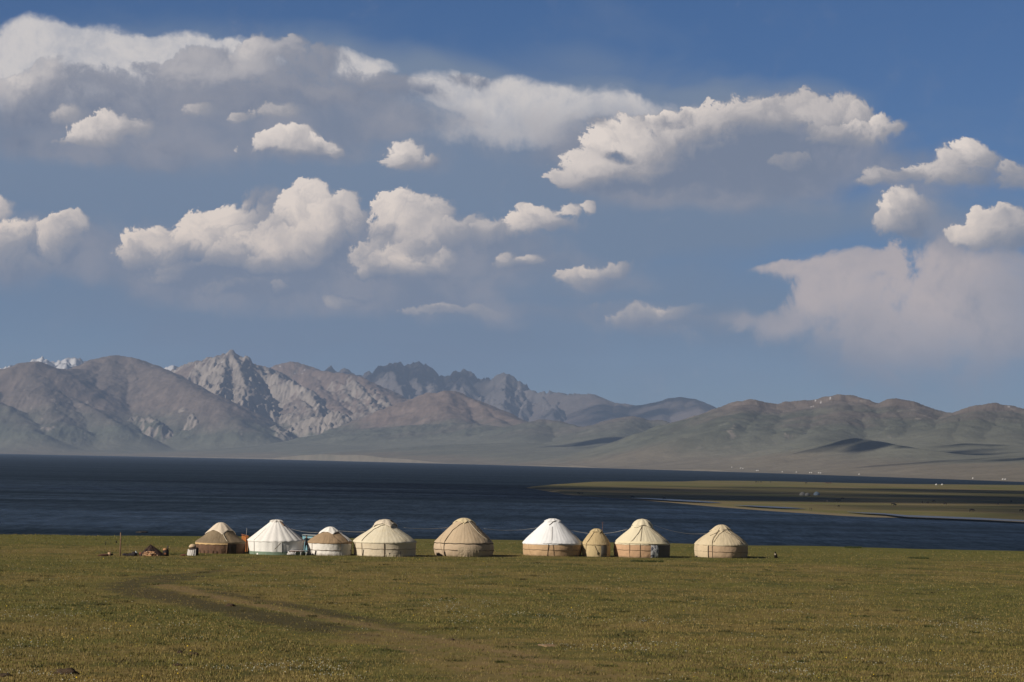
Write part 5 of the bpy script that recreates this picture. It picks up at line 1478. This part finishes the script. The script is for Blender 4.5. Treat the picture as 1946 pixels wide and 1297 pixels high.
bmesh.ops.remove_doubles(bm, verts=bm.verts, dist=0.004)
tag(bm_obj('covered_heap', bm, cloth_mat('dark_cover', (0.050, 0.033, 0.028), 0.35, 2.0, bump=0.4, stain=(0.11, 0.06, 0.045), stain_amt=0.6), None, b), 'steep heap under a dark brown cover, behind the split firewood', 'heap')
# firewood
b = gpt(284, 1057.3); root = empty('firewood_pile', (b.x, b.y - .15, b.z)); tag(root, 'pile of pale split firewood in front of the dark covered heap', 'firewood')
wms = [cloth_mat('split_wood_pale', (0.62, 0.42, 0.26), 0.2, 4.0), cloth_mat('split_wood_orange', (0.50, 0.28, 0.15), 0.2, 4.0), cloth_mat('split_wood_brown', (0.24, 0.14, 0.085), 0.25, 4.0)]
rnd = random.Random(21)
for i in range(30):
    lay = i // 11; x_ = rnd.uniform(-.60, .58) * (1 - lay * .22); bm = bmesh.new()
    a = rnd.uniform(-.9, .9); l_ = rnd.uniform(.14, .24); d = Vector((math.cos(a) * l_, math.sin(a) * l_ * .7, rnd.uniform(-.05, .05)))
    c_ = Vector((x_, rnd.uniform(-.22, .2) + lay * .1, .06 + lay * .13 + rnd.uniform(0, .04))); r_ = rnd.uniform(.035, .06)
    tube_bm(bm, [c_ - d, c_ + d], [r_, r_ * .9], 5); bm_obj('split_log', bm, wms[(i * 7 + lay) % 5 % 3], root, smooth=False)
# low dark cloth, bags
b = gpt(247, 1057.0); bm = bmesh.new(); lump(bm, (-.05, .1, .07), (.62, .35, .17), 31, .3); lump(bm, (.32, .12, .14), (.26, .28, .24), 32, .3)
tag(bm_obj('cloth_heap', bm, cloth_mat('dark_cloth', (0.035, 0.030, 0.033), 0.3, 3.0, bump=.4), None, b), 'low dark heap of cloth between the tall post and the pale blue bag', 'cloth')


def bag(label, px, py, s, colr, seed):
    b = gpt(px, py); root = empty('bag', b); tag(root, label, 'bag')
    m_ = cloth_mat('bag_' + str(seed), colr, 0.15, 4.0, bump=.4)
    bm = bmesh.new(); lump(bm, (0, 0, s[2] * .35), s, seed, .22); bm_obj('sack', bm, m_, root)
    bm = bmesh.new(); tube_bm(bm, [(0, 0, s[2] * 1.2), (.02, 0, s[2] * 1.5)], [s[0] * .25, s[0] * .38], 8); bm_obj('tied_neck', bm, m_, root)


bag('pale blue plastic bag leaning on the dark cloth heap', 258, 1055.5, (.17, .16, .24), (0.52, 0.58, 0.62), 41)
bag('rust red bag between the pale blue bag and the firewood', 266.5, 1055.5, (.13, .13, .17), (0.38, 0.13, 0.085), 42)
# stove
b = gpt(314.3, 1057.2); root = empty('stove', (b.x, b.y + .2, b.z)); tag(root, 'black iron stove with rusty top and short chimney, right of the firewood', 'stove')
bm = bmesh.new(); bmesh.ops.create_cone(bm, segments=24, radius1=.30, radius2=.27, depth=.52, cap_ends=True, matrix=Matrix.Translation((0, 0, .27))); bmesh.ops.bevel(bm, geom=[e for e in bm.edges if e.calc_face_angle(0) > 1], offset=.02, segments=2, affect='EDGES'); bm_obj('firebox', bm, cloth_mat('black_iron', (0.018, 0.016, 0.016), 0.3, 5.0, rough=.6), root)
bm = bmesh.new(); lump(bm, (-.07, -.02, .55), (.20, .20, .16), 5, .06); bm_obj('kettle_top', bm, cloth_mat('rusty_pot', (0.46, 0.24, 0.12), 0.2, 4.0, rough=.6), root)
bm = bmesh.new(); tube_bm(bm, [(.17, .03, .5), (.18, .03, .93)], [.058, .05], 10); bm_obj('chimney', bm, cloth_mat('sooty_pipe', (0.05, 0.045, 0.045), 0.3, 5.0), root)
bm = bmesh.new(); box_bm(bm, (-.03, -.285, .22), (.20, .03, .16), bevel=.008); bm_obj('fire_door', bm, RUSTY, root, smooth=False)
# wrapped stack beside the first yurt
b = gpt(366, 1056.2); root = empty('wrapped_stack', (b.x, b.y + .35, b.z)); tag(root, 'waist high stack draped with white cloth under a tan bundle, left of dark yurt', 'bundle')
bm = bmesh.new(); box_bm(bm, (.08, .05, .36), (.78, .6, .74), bevel=.06); bm_obj('dark_crate', bm, cloth_mat('dark_crate_wood', (0.045, 0.033, 0.03), 0.3, 3.0), root)
bm = bmesh.new(); lump(bm, (-.06, 0, .80), (.32, .28, .24), 51, .12); bm_obj('tan_bundle', bm, cloth_mat('tan_bundle_cloth', (0.56, 0.42, 0.28), 0.12, 4.0), root)
v = []
for i in range(15):
    for j in range(25):
        f = i / 14; a = -1.35 + 2.0 * j / 24; rr = .46 + .03 * math.sin(j * 1.4 + f * 2) * (0.4 + f) + .05 * f
        sagz = .60 - .60 * f - .10 * math.sin(math.pi * j / 24) * (1 - f)
        v.append((rr * 1.02 * math.sin(a), -rr * .86 * math.cos(a) + .02, sagz))
pydata('white_drape', v, [tuple(x) for x in grid_faces(15, 25)], cloth_mat('white_drape_cloth', (0.56, 0.54, 0.52), 0.2, 4.0, stain=(.12, .10, .10), stain_amt=.9), root)
b = gpt(349, 1056.6); bm = bmesh.new(); lump(bm, (0, 0, .04), (.30, .2, .10), 61, .35); tag(bm_obj('rag', bm, cloth_mat('dull_red_rag', (0.14, 0.055, 0.04), 0.3, 4.0), None, b), 'dull red rag on the grass left of the white draped stack', 'rag')

# low table between yurts 2 and 3
b = gpt(566.5, 1056.0); root = empty('low_table', (b.x, b.y + .55, b.z)); tag(root, 'long low table with white cover standing between two white walled yurts', 'table')
bm = bmesh.new(); box_bm(bm, (0.03, 0, .40), (1.66, .7, .05), bevel=.012); bm_obj('tabletop', bm, cloth_mat('red_edge_board', (0.36, 0.17, 0.13), 0.15, 4.0), root)
bm = bmesh.new(); box_bm(bm, (0.03, -.005, .438), (1.70, .74, .02), bevel=.006); bm_obj('cover', bm, cloth_mat('white_cover', (0.75, 0.75, 0.74), 0.08, 3.0), root)
for sx in (-.72, -.25, .25, .75):
    bm = bmesh.new(); tube_bm(bm, [(sx - .05, -.28, 0), (sx, -.27, .38)], .032, 6); bm_obj('leg', bm, cloth_mat('white_leg', (0.66, 0.66, 0.65), 0.08, 3.0), root)
    bm = bmesh.new(); tube_bm(bm, [(sx - .05, .28, 0), (sx, .27, .38)], .032, 6); bm_obj('leg', bm, bpy.data.materials['white_leg'], root)
b = gpt(553.5, 1056.2); root = empty('white_sack', (b.x, b.y + .1, b.z)); tag(root, 'slumped white sack at the left end of the low table', 'sack')
bm = bmesh.new(); lump(bm, (0, 0, .14), (.34, .16, .20), 71, .35); lump(bm, (-.22, 0, .18), (.13, .13, .22), 72, .3); bm_obj('sack_body', bm, cloth_mat('sack_white', (0.64, 0.62, 0.60), 0.15, 4.0, bump=.5, stain=(.22, .2, .2), stain_amt=.7), root)

# clods, stones and tussocks on the meadow
CLOD = cloth_mat('bare_soil', (0.075, 0.052, 0.034), 0.3, 6.0, bump=.6)
for px_, py_, s, lab in ((126, 1281, (.42, .35, .17), 'largest dark clod of bare soil near the lower left corner'), (8, 1286, (.30, .3, .10), 'reddish clod of soil at the left edge of the photo'), (342, 1242, (.12, .12, .10), 'small dark clod left of its twin in the left foreground'),
                         (366, 1246, (.20, .18, .11), 'dark clod right of a smaller one in the left foreground'), (338, 1265, (.22, .3, .06), 'flat dark clod below the pair in the left foreground'), (438, 1153, (.24, .22, .14), 'dark clod lying in the wheel track'), (860, 1218, (.10, .1, .09), 'tiny dark clod beside the lower end of the track')):
    b = gpt(px_, py_); bm = bmesh.new(); sd = int(px_)
    lump(bm, (0, 0, s[2] * .25), s, sd, .45); lump(bm, (s[0] * .7, .05, s[2] * .12), (s[0] * .5, s[1] * .5, s[2] * .55), sd + 1, .45); lump(bm, (-s[0] * .8, 0, s[2] * .08), (s[0] * .45, s[1] * .5, s[2] * .35), sd + 2, .45)
    tag(bm_obj('soil_clod', bm, CLOD, None, b), lab, 'soil clod', 'clods of earth on the meadow')
b = gpt(1041, 1227.5); bm = bmesh.new(); lump(bm, (0, 0, -.0), (.65, 1.0, .05), 81, .35); tag(bm_obj('sand_patch', bm, cloth_mat('bare_sand', (0.27, 0.18, 0.105), 0.15, 3.0), None, b), 'flat tan patch of bare sandy soil right of the track', 'soil patch')
for px_, py_, L_, lab in ((1622, 1041.5, .9, 'dark grass tussock on the meadow edge against the lake'), (1745, 1062, 1.0, 'dark grass tussock on the lake side of the meadow at the right'), (1230, 1068, 1.5, 'green grass tussock in front of the patterned door yurt')):
    b = gpt(px_, py_); bx_ = np.full(1, b.x); q = 260
    ax = b.x + (rng.random(q) - .5) * 2 * L_; ay = b.y + (rng.random(q) - .5) * 1.6
    v, f, c = blades(ax, ay, 5, .12 + .10 * rng.random(q), .03, .08, .5, np.broadcast_to(np.array([0.055, 0.070, 0.022]), (q, 3)).copy())
    o = np_mesh('grass_tussock', v, f, gm, smooth=False, attrs={'col': c}); tag(o, lab, 'tussock', 'tussocks of tall grass')
# dark rock in the shallows
p = on_z(270, 1012.5, 0.0); bm = bmesh.new(); lump(bm, (0, 0, 0), (1.7, 2.5, .45), 91, .4); lump(bm, (-1.0, 0, -.05), (.8, 2, .3), 92, .4)
tag(bm_obj('rock', bm, DARKHOLE, None, p), 'low dark rock in the lake just beyond the meadow at the left', 'rock')


# ------------------------------------------------------------------ cattle, people and yurts across the water
def cow_mesh():
    V = [(-.75, 0, 1.12), (-.35, 0, 1.10), (.15, 0, 1.08), (.6, 0, 1.15), (.95, 0, 1.02), (1.2, 0, .72), (1.36, 0, .46)]
    Rr = [.24, .33, .36, .31, .19, .155, .085]; E = [(i, i + 1) for i in range(6)]
    def add(p, r, par):
        V.append(p); Rr.append(r); E.append((par, len(V) - 1)); return len(V) - 1
    for sy in (-1, 1):
        i = add((.58, sy * .19, .80), .13, 3); i = add((.60, sy * .2, .46), .062, i); i = add((.56, sy * .2, .12), .046, i); add((.60, sy * .2, .03), .058, i)
        i = add((-.72, sy * .19, .84), .17, 0); i = add((-.60, sy * .2, .60), .085, i); i = add((-.82, sy * .2, .40), .058, i); i = add((-.76, sy * .2, .10), .046, i); add((-.71, sy * .2, .03), .058, i)
        add((1.14, sy * .18, .86), .03, 5)
    i = add((-1.0, 0, 1.0), .035, 0); add((-1.03, 0, .5), .03, i)
    return V, E, Rr


_cv = cow_mesh()
cow_mats = {'dark': cloth_mat('dark_hide', (0.022, 0.017, 0.015), 0.2, 3.0), 'red': cloth_mat('red_hide', (0.11, 0.035, 0.022), 0.2, 3.0), 'pale': cloth_mat('pale_hide', (0.36, 0.32, 0.27), 0.2, 3.0)}
cow_me = {}
for k_, m_ in cow_mats.items():
    cow_me[k_] = grow('cow_' + k_, *_cv, [m_], None, 1)
_first = {}


def cow(px, py, k, rz, label, group='cattle grazing on the spit', s=1.0):
    p = spit_pt(px, py)
    o = bpy.data.objects.new('cow', cow_me[k]) if k not in _first else _first[k].copy()
    _first.setdefault(k, o)
    COL.objects.link(o); o.location = (p.x, p.y, 0.82); o.rotation_euler = (0, 0, rz); o.scale = (s,) * 3
    tag(o, label, 'cow', group)


mid_l = 'small dark cow grazing on the middle of the grassy spit'
for i, (a_, b_) in enumerate([(1697, 960.6), (1700.5, 962), (1752.6, 957), (1763, 957.6), (1775, 955), (1796, 960), (1897, 960), (1922, 955.6), (1601, 950)]):
    cow(a_, b_, 'dark', 0.7 * i, mid_l, s=1.15)
cow(1592, 954.6, 'dark', 0.2, 'largest dark cow on the spit, right of a pale cow', s=1.7)
cow(1572, 954.2, 'pale', 1.1, 'pale cow on the middle of the spit')
cow(1594, 964.2, 'dark', 2.0, 'dark cow below the largest cow, nearer the lagoons')
cow(1846.6, 973.4, 'dark', 0.1, 'dark cow near the right lagoon', s=1.4)
cow(1941, 973.4, 'dark', 0.3, 'dark cow near the lake at the right edge of the photo', s=1.3)
cow(1099, 939.4, 'dark', 0.2, 'leftmost of three dark cattle on the shore near the tip of the spit'); cow(1102.5, 939.9, 'dark', 2.9, 'middle one of three dark cattle near the tip of the spit'); cow(1107, 939.8, 'dark', 1.2, 'rightmost of three dark cattle near the tip of the spit')
cow(1202, 947.6, 'dark', 0.1, 'dark cow at the left end of the first lagoon', s=1.3); cow(1262, 949.4, 'dark', 2.8, 'dark cow standing by the first lagoon')
for i, a_ in enumerate((1437, 1441.5, 1446)): cow(a_, 917.6, 'dark', .4 + i, 'dark animal in the trio on the far edge of the spit', s=1.3)
cow(1464, 917.6, 'dark', 1.9, 'dark cow right of the trio on the far edge of the spit', s=1.2)
cow(1532, 919.6, 'dark', .2, 'dark cow on the far sunlit edge of the spit', s=1.4)
for a_, l_ in ((1571, 'leftmost'), (1575, 'middle'), (1578.5, 'rightmost')): cow(a_, 919.6, 'red', .3 * a_, l_ + ' of three reddish cattle on the far sunlit edge of the spit', s=1.3)
pp = spit_pt(1539, 970.2); person('left one of two people standing on the spit', 1539, 970.2, pp.y, 1.0, .80, .95, 'two people on the spit')
pp = spit_pt(1542.3, 970.4); person('right one of two people standing on the spit', 1542.3, 970.4, pp.y, 2.0, .80, 1.05, 'two people on the spit')

# small far yurts: one of the kind, then copies
far_w = cloth_mat('far_white_felt', (0.48, 0.47, 0.45), 0.04, 1.0); far_g = cloth_mat('far_grey_felt', (0.28, 0.275, 0.26), 0.08, 1.0); far_b = cloth_mat('far_blue_cloth', (0.30, 0.40, 0.50), 0.08, 1.0)


def small_yurt_parts(m_):
    n = 28; ph = np.linspace(0, 2 * math.pi, n, endpoint=False); out_ = []
    for nm, prof_ in (('wall', [(2.75, -.3), (2.8, .7), (2.8, 1.5)]), ('roof', [(2.88, 1.42), (2.4, 1.95), (1.7, 2.55), (.9, 3.1), (.4, 3.3), (.01, 3.35)])):
        v = np.concatenate([np.stack([r * np.sin(ph), -r * np.cos(ph), np.full(n, z)], -1) for r, z in prof_])
        o = np_mesh(nm, v, grid_faces(len(prof_), n, True), m_); out_.append(o.data); bpy.data.objects.remove(o)
    return out_


SY = {'w': small_yurt_parts(far_w), 'g': small_yurt_parts(far_g), 'b': small_yurt_parts(far_b)}


def far_yurt(px, py, D, z, k, label, group, s=1.0):
    p = at_d(px, py, D)
    root = empty('yurt', (p.x, D, z), 0.0); root.scale = (s,) * 3; tag(root, label, 'yurt', group)
    for nm, me in zip(('wall', 'roof'), SY[k]):
        o = bpy.data.objects.new(nm, me); COL.objects.link(o); o.parent = root


def far_ground(x, D):
    u = x / D; j = int(np.clip(np.searchsorted(uu, u), 1, NU - 2)); i = int(np.clip(np.searchsorted(Dm[:, j], D), 0, ND - 1))
    return float(Z[i, j])


for a_, b_ in ((1391, 895.5), (1408, 896.3), (1412, 896.5), (1438, 897), (1441, 897.2), (1487, 899), (1513.6, 900), (1539, 900.8), (1542.5, 901), (1556, 901.5), (1559.5, 901.7), (1633, 904), (1849, 911), (1906, 913.6), (1910.5, 913.8)):
    d = ray(a_, b_ + 1.2); D = float(shore_d(d.x)) * 1.035
    far_yurt(a_, b_, D, far_ground(d.x * D, D), 'w', 'tiny white yurt on the far shore of the lake', 'white yurts on the far shore', 0.85)
for a_, l_ in ((1779.5, 'left'), (1790.5, 'right')):
    p = spit_pt(a_, 922.3); far_yurt(a_, 922.3, p.y, .8, 'w', l_ + ' one of two white yurts on the far edge of the spit', 'two white yurts on the far edge of the spit', .62)
p = spit_pt(1525, 942); far_yurt(1525, 942, p.y, .8, 'g', 'left grey yurt in the shaded camp on the spit', 'shaded camp on the spit', .9)
p = spit_pt(1534, 942.3); far_yurt(1534, 942.3, p.y, .8, 'g', 'smaller grey yurt beside the pale blue tent on the spit', 'shaded camp on the spit', .75)
p = spit_pt(1552, 941.5); far_yurt(1552, 941.5, p.y, .8, 'b', 'pale blue tent in the shaded camp on the spit', 'shaded camp on the spit', .95)
